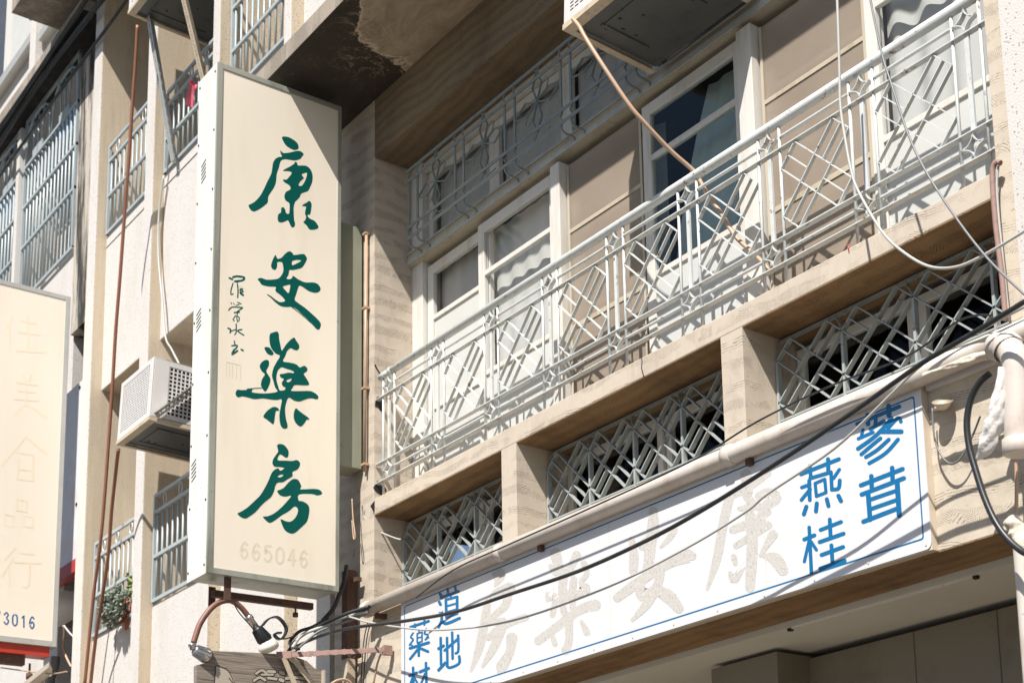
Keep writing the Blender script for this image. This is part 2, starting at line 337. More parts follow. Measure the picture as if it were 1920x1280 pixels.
M['leaf2'] = paint('yellow_green_leaf', (0.17, 0.22, 0.03), 0.5, (0.10, 0.16, 0.02), 0.6, 30)
M['pot'] = paint('terracotta', (0.42, 0.15, 0.09), 0.8)
M['pink'] = paint('pink_ribbon', (0.62, 0.10, 0.16), 0.5, (0.7, 0.35, 0.4), 0.5, 20)
M['chrome'] = paint('chrome_fitting', (0.55, 0.55, 0.55), 0.22, (0.1, 0.1, 0.1), 0.5, 14, 0, 0.9)
M['bulb'] = paint('frosted_bulb', (0.66, 0.63, 0.56), 0.25, (0.5, 0.45, 0.36), 0.4, 8)
M['foam'] = paint('expanding_foam', (0.56, 0.50, 0.41), 0.8, (0.30, 0.17, 0.07), 0.6, 16, bump=0.6)
M['bag'] = paint('white_plastic_wrap', (0.62, 0.60, 0.575), 0.4, (0.5, 0.46, 0.4), 0.4, 9, bump=0.5)
# ------------------------------------------------------------------ setting
tag(MB().add([(-120,-120,0),(120,-120,0),(120,120,0),(-120,120,0)], [(0,1,2,3)]).build('road', M['road']), kind='structure')
tag(MB().box(-40, 30, -1.6, 0.9, 0.004, 0.13).build('pavement', M['pave'], bevel=0.01), kind='structure')
# ------------------------------------------------------------------ the shop house
shop = thing('shop_house', (-6.5, 0.3, 0), 'sandy combed-plaster shop house with railed window recess above a row of low grilled openings', 'building')
XR = -9.45                                   # left reveal of the window recess
ZS = 8.205                                   # underside of the balcony slab above
box1('pilaster', M['comb'], shop, -10.03, XR, 0, 0.62, 0.13, ZS)
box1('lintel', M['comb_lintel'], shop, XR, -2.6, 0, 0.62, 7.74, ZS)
box1('ledge_beam', M['comb'], shop, XR, -3.872, 0, 0.50, 4.985, 5.105, bevel=0.006)
for a, b in ((-7.828, -7.662), (-5.733, -5.563)):
    box1('opening_pier', M['comb'], shop, a, b, 0, 0.45, 4.336, 4.985)
box1('sign_beam', M['comb_lower'], shop, XR, -3.872, 0, 0.33, 3.478, 4.335, bevel=0.004)
box1('pilaster', M['comb_lower'], shop, -3.87, -3.757, -0.004, 0.6, 3.478, ZS)
box1('pilaster', M['agg'], shop, -3.756, -2.5, -0.05, 0.6, 0.13, 9)
# soffit faces with the combed pattern that runs the other way
def plate(name, mat, x0, x1, y0, y1, z, parent=shop, t=0.004):
    return box1(name, mat, parent, x0, x1, y0, y1, z-t, z-0.0005)
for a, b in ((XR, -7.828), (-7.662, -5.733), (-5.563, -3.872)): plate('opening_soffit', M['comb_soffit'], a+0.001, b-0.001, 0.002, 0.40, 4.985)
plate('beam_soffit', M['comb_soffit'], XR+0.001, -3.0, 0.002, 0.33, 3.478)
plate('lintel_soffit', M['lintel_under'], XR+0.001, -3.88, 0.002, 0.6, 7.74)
# white tiled sills of the low openings
for a, b in ((XR, -7.828), (-7.662, -5.733), (-5.563, -3.875)):
    box1('sill', M['trim'], shop, a+0.001, b-0.001, 0.001, 0.33, 4.336, 4.36)
zs0, zs1 = at(1800, 706, -0.03).z, at(1800, 678, -0.03).z; box1('sill', M['white_sign'], shop, -4.335, -3.90, -0.03, -0.0005, zs0, zs1)
# balcony slab over everything
ztop = at(550, 66, -0.745).z
box1('balcony_slab', M['fascia'], shop, -10.03, -2.6, -0.745, 0.62, ZS+0.004, ztop)
plate('slab_soffit', M['soffit'], -10.03, -2.6, -0.744, -0.001, ZS+0.004)
box1('upper_wall', M['comb'], shop, -10.03, -2.6, 0, 0.6, ztop, ztop+3.5)
# dim rooms behind the glass
rm = MB(); rm.box(XR, -3.4, 2.6, 2.7, 4.9, 7.9); rm.box(XR, -3.4, 0.55, 2.6, 7.80, 7.9); rm.box(XR, -3.4, 0.51, 2.6, 4.9, 5.0); rm.box(XR-0.05, XR, 0.63, 2.6, 4.9, 7.9); rm.box(-3.4, -3.3, 0.5, 2.7, 4.9, 7.9)
rm.build('room', M['room'], shop)
rm = MB(); rm.box(XR, -3.4, 1.6, 1.7, 3.6, 4.98); rm.box(XR, -3.4, 0.46, 1.6, 4.90, 4.97); rm.box(XR, -3.4, 0.46, 1.6, 4.3, 4.40)
rm.build('mezzanine_room', M['room'], shop)
# arcade below the sign
box1('arcade_ceiling', M['ceiling'], shop, -10.0, -2.6, 0.331, 0.98, 3.44, 3.50)
p0 = atZ(1341, 1247, 3.44); p1 = atZ(1456, 1212, 3.44); p2 = atZ(1506, 1222, 3.44)
box1('ceiling_gap', M['hole'], shop, -10.0, -2.6, 0.981, 1.02, 3.395, 3.50)
box1('arcade_column', M['board'], shop, p0.x, p1.x, p1.y, 1.6, 0.13, 3.415)
sh = MB(); yb = p2.y+0.02; sh.box(p1.x+0.001, -2.6, yb, yb+0.3, 2.2, 3.40)
sh.build('shutter_housing', M['board'], shop)
for xx in (-5.27, -4.72, -4.25): box1('panel_joint', M['room'], shop, xx, xx+0.006, yb-0.002, yb+0.01, 2.2, 3.398)
box1('shop_front_wall', M['board'], shop, -10.0, p0.x-0.002, yb+0.2, yb+0.5, 0.13, 3.40)
a, b = at(1476, 1180, 0.6), at(1835, 1078, 0.6)
tr = MB(); q0, q1 = atZ(1482, 1178, 3.437), atZ(1830, 1080, 3.437); tr.bar(q0, q1, 0.012, 0.008); tr.build('ceiling_trunking', M['white_tin'], shop)
for q in (q0, q1): MB().box(q.x-0.012, q.x+0.012, q.y-0.012, q.y+0.012, q.z-0.012, q.z+0.004).build('ceiling_hook', M['hole'], shop)
# right-hand neighbour column seen under the beam
box1('arcade_pier', M['comb_lower'], shop, -3.95, -2.6, 0.36, 0.9, 0.13, 3.43)
# cracks, a red paint tick and a torn joint
cr = MB(); cr.tube([at(1202,660,-0.001), at(1204,678,-0.001), at(1203,690,-0.001), at(1207,706,-0.001)], 0.003, 5); cr.build('ledge_crack', M['hole'], shop)
cr = MB(); cr.tube([at(1590,458,-0.002), at(1592,474,-0.002)], [0.005,0.002], 5); cr.build('red_paint_mark', M['red'], shop)
cr = MB(); cr.tube(spline([at(703,683,-0.001), atX(706,690,XR+0.002), atX(712,700,XR+0.002), atX(714,708,XR+0.002)],3), 0.006, 5); cr.build('plaster_crack', M['hole'], shop)
for (x, y) in ((711,749),(711,910),(708,945)):
    c0 = atX(x, y+6, XR); hb = MB()
    ring = [c0+Vector((0.003, math.cos(t)*random.uniform(.03,.06), math.sin(t)*random.uniform(.03,.07))) for t in [k*math.pi/5 for k in range(10)]]
    hb.poly([ring], 0.002, (1,0,0)); hb.build('broken_hole', M['hole'], shop)
# ---- window wall in the recess
YW = 0.35; Z0, ZT0, ZT1 = 5.13, 6.93, 7.03
for q in ((XR, -9.30, 0.31, 0.46, 5.106, 7.74), (-7.605, -7.505, 0.26, 0.46, 5.106, 6.905), (-5.785, -5.665, 0.26, 0.46, 5.106, 6.905), (-4.0, -3.875, 0.29, 0.46, 5.106, 7.74)): box1('window_post', M['frame'], shop, *q, bevel=0.004)
box1('window_sill_board', M['frame'], shop, -9.299, -4.001, 0.30, 0.47, 5.106, 5.13)
box1('transom', M['trim'], shop, -9.45, -4.001, 0.275, 0.47, 6.945, 7.03)
box1('transom_plate', M['transom'], shop, -9.45, -4.001, 0.265, 0.274, 6.950, 6.99)
box1('transom_plate', M['transom'], shop, -9.45, -4.001, 0.265, 0.34, 7.031, 7.045)
box1('head_board', M['frame'], shop, -9.299, -4.001, 0.33, 0.47, 7.66, 7.735)
def sash(x0, x1, z0, z1, y, bars, panes, st=0.075, parent=shop, name='window', fmat='frame', rail=0.11):
    f = MB(); d = 0.018
    f.box(x0, x0+st, y-d, y+d, z0, z1); f.box(x1-st, x1, y-d, y+d, z0, z1)
    f.box(x0+st, x1-st, y-d, y+d, z1-st, z1); f.box(x0+st, x1-st, y-d, y+d, z0, z0+rail)
    for zb in bars: f.box(x0+st, x1-st, y-d+0.002, y+d-0.002, zb-0.018, zb+0.018)
    o = f.build(name, M[fmat], parent, 0.003)
    zs = [z0+rail]+[v for zb in sorted(bars) for v in (zb-0.018, zb+0.018)]+[z1-st]
    for k in range(len(zs)//2):
        g = MB(); g.box(x0+st, x1-st, y-0.003, y+0.003, zs[2*k], zs[2*k+1]); g.build('pane', M[panes[min(k, len(panes)-1)]], o)
    return o
def curtain(parent, x0, x1, z0, z1, y, amp=0.008, pitch=0.17, slant=0.0):
    b = MB(); n = int((x1-x0)/0.015); vs = []; ph = random.random()*6
    for i in range(n+1):
        x = x0+(x1-x0)*i/n; t = x/pitch*2*math.pi+ph; dy = amp*(math.sin(t)+0.35*math.sin(0.53*t+1.2))
        for k in range(7):
            f_ = k/6; vs.append((x+slant*f_*f_*(1-i/n), y+dy*(0.6+0.4*(1-f_)), z0+(z1-z0)*f_))
    fs = [(i*7+k, (i+1)*7+k, (i+1)*7+k+1, i*7+k+1) for i in range(n) for k in range(6)]
    b.add(vs, fs, True); return b.build('curtain', M['curtain'], parent)
w1 = sash(-9.29, -8.46, Z0, ZT0-0.03, 0.365, [5.79, 6.48], ['frost', 'frost', 'glass']); curtain(w1, -9.25, -8.5, 5.2, 6.88, 0.445)
w2 = sash(-8.545, -7.61, Z0, ZT0-0.03, 0.325, [5.79, 6.52], ['frost', 'glass', 'glass']); curtain(w2, -8.5, -7.63, 5.2, 6.88, 0.42)
w3 = sash(-7.50, -6.68, Z0, ZT0-0.03, 0.37, [5.85, 6.40], ['frost', 'glass', 'glass']); curtain(w3, -7.47, -6.7, 5.2, 6.88, 0.49, 0.02, 0.2)
w4 = sash(-6.70, -5.79, Z0, ZT0-0.03, 0.325, [5.785, 6.54], ['frost', 'blue_glass', 'blue_glass']); curtain(w4, -6.66, -5.82, 5.2, 6.88, 0.46, 0.012, 0.28, 0.42)
w5 = sash(-5.66, -4.80, Z0, ZT0-0.03, 0.37, [5.80, 6.50], ['frost', 'glass', 'glass']); curtain(w5, -5.63, -4.83, 5.2, 6.88, 0.49, 0.02, 0.2)
w6 = sash(-4.86, -4.0, Z0, ZT0-0.03, 0.325, [5.79, 6.55], ['frost', 'glass', 'glass']); curtain(w6, -4.82, -4.03, 5.2, 6.88, 0.43, 0.02, 0.2)
for wnd, a, b in ((w3, -7.49, -6.72), (w5, -5.65, -4.862)):
    s = MB(); s.box(a, b, 0.318, 0.32, Z0+0.03, ZT0-0.05); sc = s.build('insect_screen', M['screen'], wnd)
    s = MB(); s.box(a, a+0.02, 0.312, 0.3175, Z0+0.03, ZT0-0.05); s.box(b-0.02, b, 0.312, 0.3175, Z0+0.03, ZT0-0.05); s.box(a+0.02, b-0.02, 0.312, 0.3175, 6.40, 6.425); s.box(a+0.02, b-0.02, 0.312, 0.3175, 5.74, 5.77); s.build('screen_frame', M['trim'], wnd)
for k, (a, b) in enumerate(((-9.299, -8.42), (-8.418, -7.56), (-7.558, -6.66), (-6.658, -5.72), (-5.718, -4.86), (-4.858, -4.001))):
    wu = sash(a, b, 7.051, 7.655, 0.385, [], ['glass'], 0.06, rail=0.06); curtain(wu, a+0.05, b-0.05, 7.09, 7.63, 0.44, 0.012, 0.16)
# ---- windows behind the low grilles
for x0, x1 in ((XR, -7.83), (-7.66, -5.735), (-5.56, -3.875)):
    n = 2; wd = (x1-x0)/n
    for k in range(n): sash(x0+wd*k+0.004, x0+wd*(k+1)-0.004, 4.37, 4.94, 0.40+0.02*(k % 2), [], ['glass'], 0.05, rail=0.04)
# ------------------------------------------------------------------ railing
YR = 0.02; X0, PER = -9.356, 0.66; NP = 9
rail = thing('railing', (-6.6, YR, 5.105), 'white iron balcony railing with crossed slanting bars and small four-point stars', 'railing')
xe = -3.875
b = MB(); b.tube([(-9.245, YR, 6.0), (-3.90, YR, 6.0)], 0.027, 16); b.build('handrail', M['rail'], rail)
b = MB(); b.tube([(-9.40, YR, 6.0), (-9.245, YR, 6.0)], 0.024, 14); b.tube([(-9.26, YR, 6.0), (-9.225, YR, 6.0)], 0.031, 14); b.tube([(-9.345, YR, 6.0), (-9.335, YR, 6.0)], 0.0265, 14); b.build('handrail_end', M['rail'], rail)
for z in (5.842, 5.354, 5.214): box1('flat_bar', M['rail'], rail, -9.444, xe, YR-0.018, YR+0.018, z-0.0035, z+0.0035, bevel=0.001)
T = 0.0055
def star(cx, cz, w_, h_, y0, y1, mat, parent, name='star'):
    # four concave arcs of flat iron
    s = MB()
    for sx, sz in ((1,1),(-1,1),(-1,-1),(1,-1)):
        arc = []
        for k in range(9):
            a = math.pi/2*k/8; arc.append((cx+sx*w_*(1-math.sin(a)), cz+sz*h_*(1-math.cos(a))))
        for (xa, za), (xb, zb) in zip(arc[:-1], arc[1:]):
            s.bar((xa, (y0+y1)/2, za), (xb, (y0+y1)/2, zb), T*0.8, y1-y0, (0,1,0))
    return s.build(name, mat, parent)
def rodz(x, z0, z1, r=0.0085): return MB().tube([(x, YR, z0), (x, YR, z1)], r, 8)
def lattice(x0, x1, z0, z1, k, y, depth, mat, parent, name='lattice', t=T, xmax=None):
    s = MB(); W, H = x1-x0, z1-z0
    P = lambda u, v: (x0+u*W, y, z0+v*H)
    def seg(a, b):
        pa_, pb_ = Vector(P(*a)), Vector(P(*b))
        if xmax is not None:
            if pa_.x > pb_.x: pa_, pb_ = pb_, pa_
            if pa_.x >= xmax: return
            if pb_.x > xmax: pb_ = pa_.lerp(pb_, (xmax-pa_.x)/(pb_.x-pa_.x))
        s.bar(pa_, pb_, t, depth, (0,1,0))
    kk = k/2
    # strip rising to the right: outer bars whole, middle one broken at the crossing
    seg((k,0),(1,1-k)); seg((0,k),(1-k,1)); seg((kk,kk),(0.5-kk,0.5-kk)); seg((0.5+kk,0.5+kk),(1-kk,1-kk))
    seg((1-k,1),(1,1-k)); seg((0,k),(k,0))
    seg((k,1),(1,k)); seg((0,1-k),(1-k,0)); seg((kk,1-kk),(0.5-kk,0.5+kk)); seg((0.5+kk,0.5-kk),(1-kk,kk))
    seg((0,1-k),(k,1)); seg((1-k,0),(1,k))
    return s.build(name, mat, parent)
for i in range(NP):
    xb = X0+PER*i
    for j, dx in enumerate((0, 0.082, 0.160)):
        x = xb+dx
        if x > xe: continue
        if j == 1:
            box1('flat_post', M['rail'], rail, x-0.013, x+0.013, YR-0.006, YR+0.006, 5.358, 5.838)
        else: rodz(x, 5.106, 5.975).build('post', M['rail'], rail)
    if xb+0.16 < xe:
        star(xb+0.08, 5.907, 0.072, 0.062, YR-0.014, YR+0.014, M['rail'], rail)
        star(xb+0.08, 5.284, 0.072, 0.062, YR-0.014, YR+0.014, M['rail'], rail)
    xs, xf = xb+0.168, min(xb+PER-0.008, xe)
    if xf-xs > 0.3:
        lattice(xs, xf, 5.360, 5.836, 0.22, YR, 0.021, M['rail'], rail)
        for z in (5.912, 5.284): box1('thin_bar', M['rail'], rail, xs, xf, YR-0.010, YR+0.010, z-0.004, z+0.004)
# ------------------------------------------------------------------ low grilles
def low_grille(x0, x1, label, step):
    g = thing('window_grille', ((x0+x1)/2, 0.235, 4.5), label, 'window grille', 'low grilles under the ledge')
    y = 0.235; zb, zt = 4.515, 4.935; n = int(math.ceil((x1-x0)/step))
    box1('top_bar', M['grille'], g, x0, x1, y+0.03, y+0.055, 4.958, 4.972)
    box1('bottom_bar', M['grille'], g, x0, x1, y-0.012, y+0.012, 4.502, 4.512)
    for i in range(n):
        x = x0+step*i+0.008
        MB().box(x-0.008, x+0.008, y-0.015, y+0.015, 4.34, zt-0.09).build('upright', M['grille'], g)
        lp = MB()
        for s_ in (-1, 1):
            if i == 0 and s_ < 0: continue
            lp.tube([(x+s_*0.035+0.035*math.cos(a)*-s_, y+0.018+0.016*math.sin(a), 4.935+0.026*math.sin(a)) for a in [math.pi*k/8 for k in range(9)]], 0.006, 6)
            lp.bar((x, y, zt-0.09), (x+s_*0.072, y+0.035, 4.958), 0.006, 0.022, (0,1,0))
        lp.build('scroll', M['grille'], g)
        lattice(x0+step*i+0.008, x0+step*(i+1)+0.008, zb, zt, 0.22, y, 0.030, M['grille'], g, 'lattice', 0.0065, x1)
    return g
low_grille(XR+0.005, -7.835, 'shortest grey lattice grille, in the low opening nearest the vertical cream sign', 0.472)
low_grille(-7.655, -5.74, 'grey lattice grille in the middle low opening, between two plaster piers', 0.437)
low_grille(-5.555, -3.88, 'grey lattice grille in the low opening above the sign right end, touching the right pier', 0.478)
# ------------------------------------------------------------------ star grille on the upper lights
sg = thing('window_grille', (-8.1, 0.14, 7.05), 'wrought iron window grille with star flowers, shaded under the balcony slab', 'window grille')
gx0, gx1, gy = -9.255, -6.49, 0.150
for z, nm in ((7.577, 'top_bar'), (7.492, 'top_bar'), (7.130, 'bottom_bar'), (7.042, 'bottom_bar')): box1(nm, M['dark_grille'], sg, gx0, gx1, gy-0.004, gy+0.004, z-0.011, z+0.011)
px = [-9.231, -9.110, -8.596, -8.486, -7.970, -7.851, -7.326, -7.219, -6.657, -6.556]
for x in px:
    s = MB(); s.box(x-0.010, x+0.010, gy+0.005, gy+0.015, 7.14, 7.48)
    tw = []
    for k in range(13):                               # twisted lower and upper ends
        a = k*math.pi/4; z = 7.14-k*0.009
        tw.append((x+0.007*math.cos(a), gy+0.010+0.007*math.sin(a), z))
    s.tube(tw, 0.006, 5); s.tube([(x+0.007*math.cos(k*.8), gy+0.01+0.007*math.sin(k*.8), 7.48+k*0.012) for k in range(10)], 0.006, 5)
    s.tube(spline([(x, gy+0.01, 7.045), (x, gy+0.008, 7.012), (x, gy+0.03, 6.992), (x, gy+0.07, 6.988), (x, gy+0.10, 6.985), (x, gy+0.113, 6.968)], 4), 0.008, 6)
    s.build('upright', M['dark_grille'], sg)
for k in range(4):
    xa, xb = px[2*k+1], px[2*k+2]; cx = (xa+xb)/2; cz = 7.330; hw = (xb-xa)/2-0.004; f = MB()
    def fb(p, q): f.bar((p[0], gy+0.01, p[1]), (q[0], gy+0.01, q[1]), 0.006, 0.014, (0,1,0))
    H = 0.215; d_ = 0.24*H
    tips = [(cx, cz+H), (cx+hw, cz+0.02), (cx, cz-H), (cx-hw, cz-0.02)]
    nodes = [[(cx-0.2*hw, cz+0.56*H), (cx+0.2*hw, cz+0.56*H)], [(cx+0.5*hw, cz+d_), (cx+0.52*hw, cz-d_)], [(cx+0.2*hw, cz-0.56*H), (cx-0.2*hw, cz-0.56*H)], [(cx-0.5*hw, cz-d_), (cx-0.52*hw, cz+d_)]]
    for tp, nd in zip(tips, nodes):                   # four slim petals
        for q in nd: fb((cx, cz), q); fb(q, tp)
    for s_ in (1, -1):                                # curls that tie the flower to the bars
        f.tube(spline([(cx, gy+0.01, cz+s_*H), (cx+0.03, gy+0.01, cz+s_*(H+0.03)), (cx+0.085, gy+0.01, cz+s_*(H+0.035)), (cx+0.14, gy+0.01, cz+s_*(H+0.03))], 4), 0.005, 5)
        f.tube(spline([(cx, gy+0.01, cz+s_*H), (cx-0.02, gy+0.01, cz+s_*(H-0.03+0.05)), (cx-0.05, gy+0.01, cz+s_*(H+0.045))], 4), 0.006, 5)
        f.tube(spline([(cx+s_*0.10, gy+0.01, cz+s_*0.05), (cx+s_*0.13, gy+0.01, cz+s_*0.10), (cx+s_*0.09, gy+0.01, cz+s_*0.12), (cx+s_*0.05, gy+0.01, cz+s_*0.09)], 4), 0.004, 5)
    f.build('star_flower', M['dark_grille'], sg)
# ------------------------------------------------------------------ pale apartment building on the left
apt = thing('apartment_building', (-13, 0.4, 0), 'white aggregate-faced building with narrow upright fins and deep grilled window openings', 'building')
FIN = [(-15.615, -15.39), (-14.04, -13.84), (-12.46, -12.32), (-11.0, -10.877)]
for a, b in FIN:
    fo = box1('fin', M['agg'], apt, a, b, 0, 0.95, 0.13, 12.59, bevel=0.008)
    box1('side_face', M['agg_beige'], fo, b+0.0005, b+0.004, 0.012, 0.94, 0.13, 12.585)
BAY = [(-15.389, -14.041), (-13.839, -12.461), (-12.319, -11.001)]
for i, (a, b) in enumerate(BAY):
    s = 9.615 if i < 2 else 9.69
    box1('spandrel', M['agg'], apt, a, b, 0.12, 0.94, 0.13, 5.285, bevel=0.004)
    box1('spandrel', M['agg'], apt, a, b, 0.12, 0.94, 7.905, s, bevel=0.004)
    box1('sill_band', M['agg'], apt, a+0.002, b-0.002, 0.112, 0.13, s-0.13, s-0.122)
    for z0, z1 in ((5.285, 7.905), (s, 12.59)):
        wd = (b-a)/2
        for k in range(2):
            sash(a+wd*k+0.003, a+wd*(k+1)-0.003, z0+0.02, min(z0+1.5, z1-0.02), 0.80+0.03*k, [z0+0.5], ['frost', 'frost'], 0.06, apt, 'window', 'alum')
        box1('soffit', M['agg_beige'], apt, a+0.004, b-0.001, 0.122, 0.86, z1-0.004, z1-0.0005)
        box1('window_wall', M['agg_beige'], apt, a, b, 0.86, 0.94, z0+1.5, z1-0.005)
        MB().box(a, b, 1.5, 1.55, z0, z1).build('room', M['room'], apt)
box1('spandrel', M['agg'], apt, -10.876, -10.34, 0.12, 0.9, 0.13, 12.59)
box1('roof_slab', M['fascia'], apt, -16.6, -10.04, -0.60, 1.6, 12.591, 12.75)
box1('gap_wall', M['darkwall'], apt, -10.339, -10.031, 0.42, 0.9, 0.13, 12.59)
wc = MB(); wc.tube([at(283,505,0.118), at(275,560,0.118), at(270,625,0.118)], 0.003, 5); wc.tube(spline([at(220,1150,0.118), at(216,1210,0.118), at(212,1280,0.118)], 4), 0.003, 5); wc.build('hairline_crack', M['agg_dark'], apt)
def bar_grille(x0, x1, rows, zb, label, group, loops=True, y=0.11, sp=0.118, mat='blue_grille', rr=0.011):
    g = thing('window_grille', ((x0+x1)/2, y, zb), label, 'window grille', group)
    f = MB()
    for z in rows: f.box(x0, x1, y-0.012, y+0.012, z-0.016, z+0.016)
    f.box(x0, x0+0.03, y-0.013, y+0.013, rows[0]-0.016, rows[-1]+0.016); f.box(x1-0.03, x1, y-0.013, y+0.013, rows[0]-0.016, rows[-1]+0.016)
    f.build('frame', M[mat], g)
    x = x0+0.06
    while x < x1-0.04:
        MB().tube([(x, y+0.012, rows[0]), (x, y+0.012, rows[-2] if loops else rows[-1])], rr, 8).build('upright', M[mat], g); x += sp
    if loops:
        z = (rows[-1]+rows[-2])/2; rad = (rows[-1]-rows[-2])/2-0.016; x = x0+0.25
        while x < x1-0.1:
            MB().tube([(x+0.6*rad*math.cos(t), y, z+rad*math.sin(t)) for t in [k*math.pi/8 for k in range(16)]], 0.008, 6, closed=True).build('ring', M['alum'], g); x += 0.36
    return g
G2 = 'barred grilles of the white building'
bar_grille(-15.37, -14.06, [9.63, 10.05, 10.45, 10.62], 9.61, 'blue-grey barred grille crossed by a brown hose, high beside the first white fin', G2)
bar_grille(-13.82, -12.48, [9.63, 9.97, 10.33, 10.47], 9.61, 'barred grille with a pink ribbon tied to it, below a high air conditioner', G2)
bar_grille(-12.30, -11.02, [9.70, 10.12, 10.56, 10.72], 9.68, 'pale barred grille at the top edge, right above the cream vertical sign', G2)
bar_grille(-15.37, -14.06, [5.30, 5.70, 6.10, 6.25], 5.28, 'barred grille with a silvery succulent plant growing out of it', G2)
bar_grille(-13.82, -12.48, [5.32, 5.74, 6.17, 6.33], 5.30, 'shaded barred grille below the lower air conditioner, partly behind the cream sign', G2)
# ribbon
rb = MB(); c0 = at(361, 160, 0.085)
for pts, wd in (([(361,150),(358,160),(364,168),(368,160),(361,156)], 0.03), ([(361,160),(357,175),(351,198)], 0.045), ([(363,162),(361,180),(360,202)], 0.03)):
    p3 = spline([at(x, y, 0.085+0.01*i) for i, (x, y) in enumerate(pts)], 5)
    for a, b in zip(p3[:-1], p3[1:]): rb.bar(a, b, 0.004, wd, (1, 0.4, 0.2))
tag(rb.build('ribbon', M['pink']), 'pink ribbon bow tied to a grey window grille high on the left', 'ribbon')
# ------------------------------------------------------------------ the building further left
far = thing('corner_building', (-17.5, 0.4, 0), 'dirty white building at the far left with arched blue-grey grilles and a dark canopy', 'building')
box1('stained_wall', M['agg_dirty'], far, -16.35, -15.616, 0.10, 0.9, 8.85, 12.1)
box1('recess_wall', M['darkwall'], far, -18.0, -15.616, 0.65, 0.9, 0.13, 8.849)
slab_y = -0.13; zc = at(108, 80, slab_y).z; zc1 = at(92, 78, slab_y).z
box1('canopy', M['fascia'], far, -24, -15.7, slab_y, 0.2, zc, zc+0.13)
box1('canopy_soffit', M['hole'], far, -24, -15.7, slab_y+0.02, 0.2, zc-0.02, zc-0.001)  # near-black sheet: the shade under the canopy is put into its colour
pa = at(2, 172, 0.10); box1('upper_wall', M['agg'], far, -26, -16.3, 0.12, 0.5, zc+0.135, pa.z-0.061)
box1('upper_wall', M['agg'], far, at(96, 60, 0.12).x, -16.3, 0.121, 0.5, pa.z-0.06, pa.z+3.5)
xf = at(66, 100, 0.0)
box1('fin', M['agg'], far, xf.x-0.22, xf.x, 0, 0.5, zc+0.136, at(66, 26, 0).z)
box1('fin_cap', M['alum'], far, xf.x-0.25, xf.x+0.02, -0.02, 0.5, at(66, 26, 0).z+0.002, at(66, 26, 0).z+0.6)
sl_ = MB(); pa, pb = at(2, 172, 0.10), at(52, 100, 0.10); sl_.box(pa.x-2, xf.x-0.23, 0.02, 0.14, pa.z-0.06, pa.z+0.06); sl_.build('sill', M['alum'], far)
wz = pa.z+0.07
sash(-24.0, -19.62, wz, wz+3.4, 0.22, [], ['glass'], 0.10, far, 'window', 'frame'); sash(-19.60, xf.x-0.23, wz, wz+3.4, 0.20, [], ['frost'], 0.16, far, 'window', 'frame'); box1('room', M['room'], far, -26, xf.x, 0.6, 0.7, wz-0.1, wz+3.6)
box1('sill', M['alum'], far, xf.x+0.03, -16.4, 0.02, 0.14, at(96, 34, 0.02).z-0.06, at(96, 34, 0.02).z+0.05)
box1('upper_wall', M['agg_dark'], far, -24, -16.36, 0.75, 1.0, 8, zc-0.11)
box1('post', M['agg'], far, -18.42, -18.30, 0.05, 0.74, 8.9, zc-0.11)
for k, (a, b) in enumerate(((-24.0, -18.43), (-18.29, -16.36))):
    zlo = at(70, 540, 0.13).z
    box1('lower_wall', M['agg'], far, a, b, 0.14, 0.74, 6.0, zlo-0.03)
    n = 2
    for j in range(n): sash(a+(b-a)/n*j, a+(b-a)/n*(j+1)-0.004, zlo, 12.2, 0.55+0.03*j, [zlo+1.2], ['frost', 'frost'], 0.07, far, 'window', 'frame')
    box1('room', M['curtain'], far, a, b, 0.70, 0.72, zlo, 12.2)
rows = [at(70, 540, 0.11).z, at(91, 430, 0.11).z, at(83, 360, 0.11).z, at(100, 250, 0.11).z]
rows = sorted([rows[0]+0.03, rows[0]+0.75, rows[0]+1.28, at(100, 250, 0.11).z])
for (a, b, lab) in ((-18.28, -16.42, 'tall blue-grey grille with two arches along its top, far upper left'), (-20.4, -18.44, 'blue-grey arched grille cut by the left photo edge')):
    g = thing('window_grille', ((a+b)/2, 0.11, rows[0]), lab, 'window grille', 'arched grilles of the far left building'); f = MB(); y = 0.11; zt = rows[-1]+0.62
    for z in rows+[zt]: f.box(a, b, y-0.014, y+0.014, z-0.018, z+0.018)
    f.box(a, a+0.035, y-0.015, y+0.015, rows[0], zt); f.box(b-0.035, b, y-0.015, y+0.015, rows[0], zt); f.build('frame', M['blue_grille'], g)
    n = 15
    for k in range(1, n):
        x = a+(b-a)*k/n; MB().tube([(x, y+0.012, rows[0]), (x, y+0.012, rows[-1])], 0.014, 8).build('upright', M['blue_grille'], g)
    for k in range(2):
        cx = a+(b-a)*(k+0.5)/2; wd = (b-a)/4-0.03; s = MB()
        arc = [(cx-wd, y, rows[-1]), (cx-wd*0.95, y, rows[-1]+0.3)]+[(cx-wd*0.9*math.cos(t), y, rows[-1]+0.36+0.22*math.sin(t)) for t in [j*math.pi/10 for j in range(11)]]+[(cx+wd*0.95, y, rows[-1]+0.3), (cx+wd, y, rows[-1])]
        s.tube(arc, 0.016, 6); s.tube([(cx-wd*0.3, y, rows[-1]+0.1), (cx-wd*0.45, y, zt-0.05)], 0.013, 6); s.tube([(cx+wd*0.3, y, rows[-1]+0.1), (cx+wd*0.45, y, zt-0.05)], 0.013, 6)
        s.tube([(cx, y, rows[-1]), (cx, y, zt-0.1)], 0.013, 6); s.box(cx-wd*0.4, cx+wd*0.4, y-0.008, y+0.008, rows[-1]+0.02, rows[-1]+0.12)
        s.build('arch', M['blue_grille'], g)
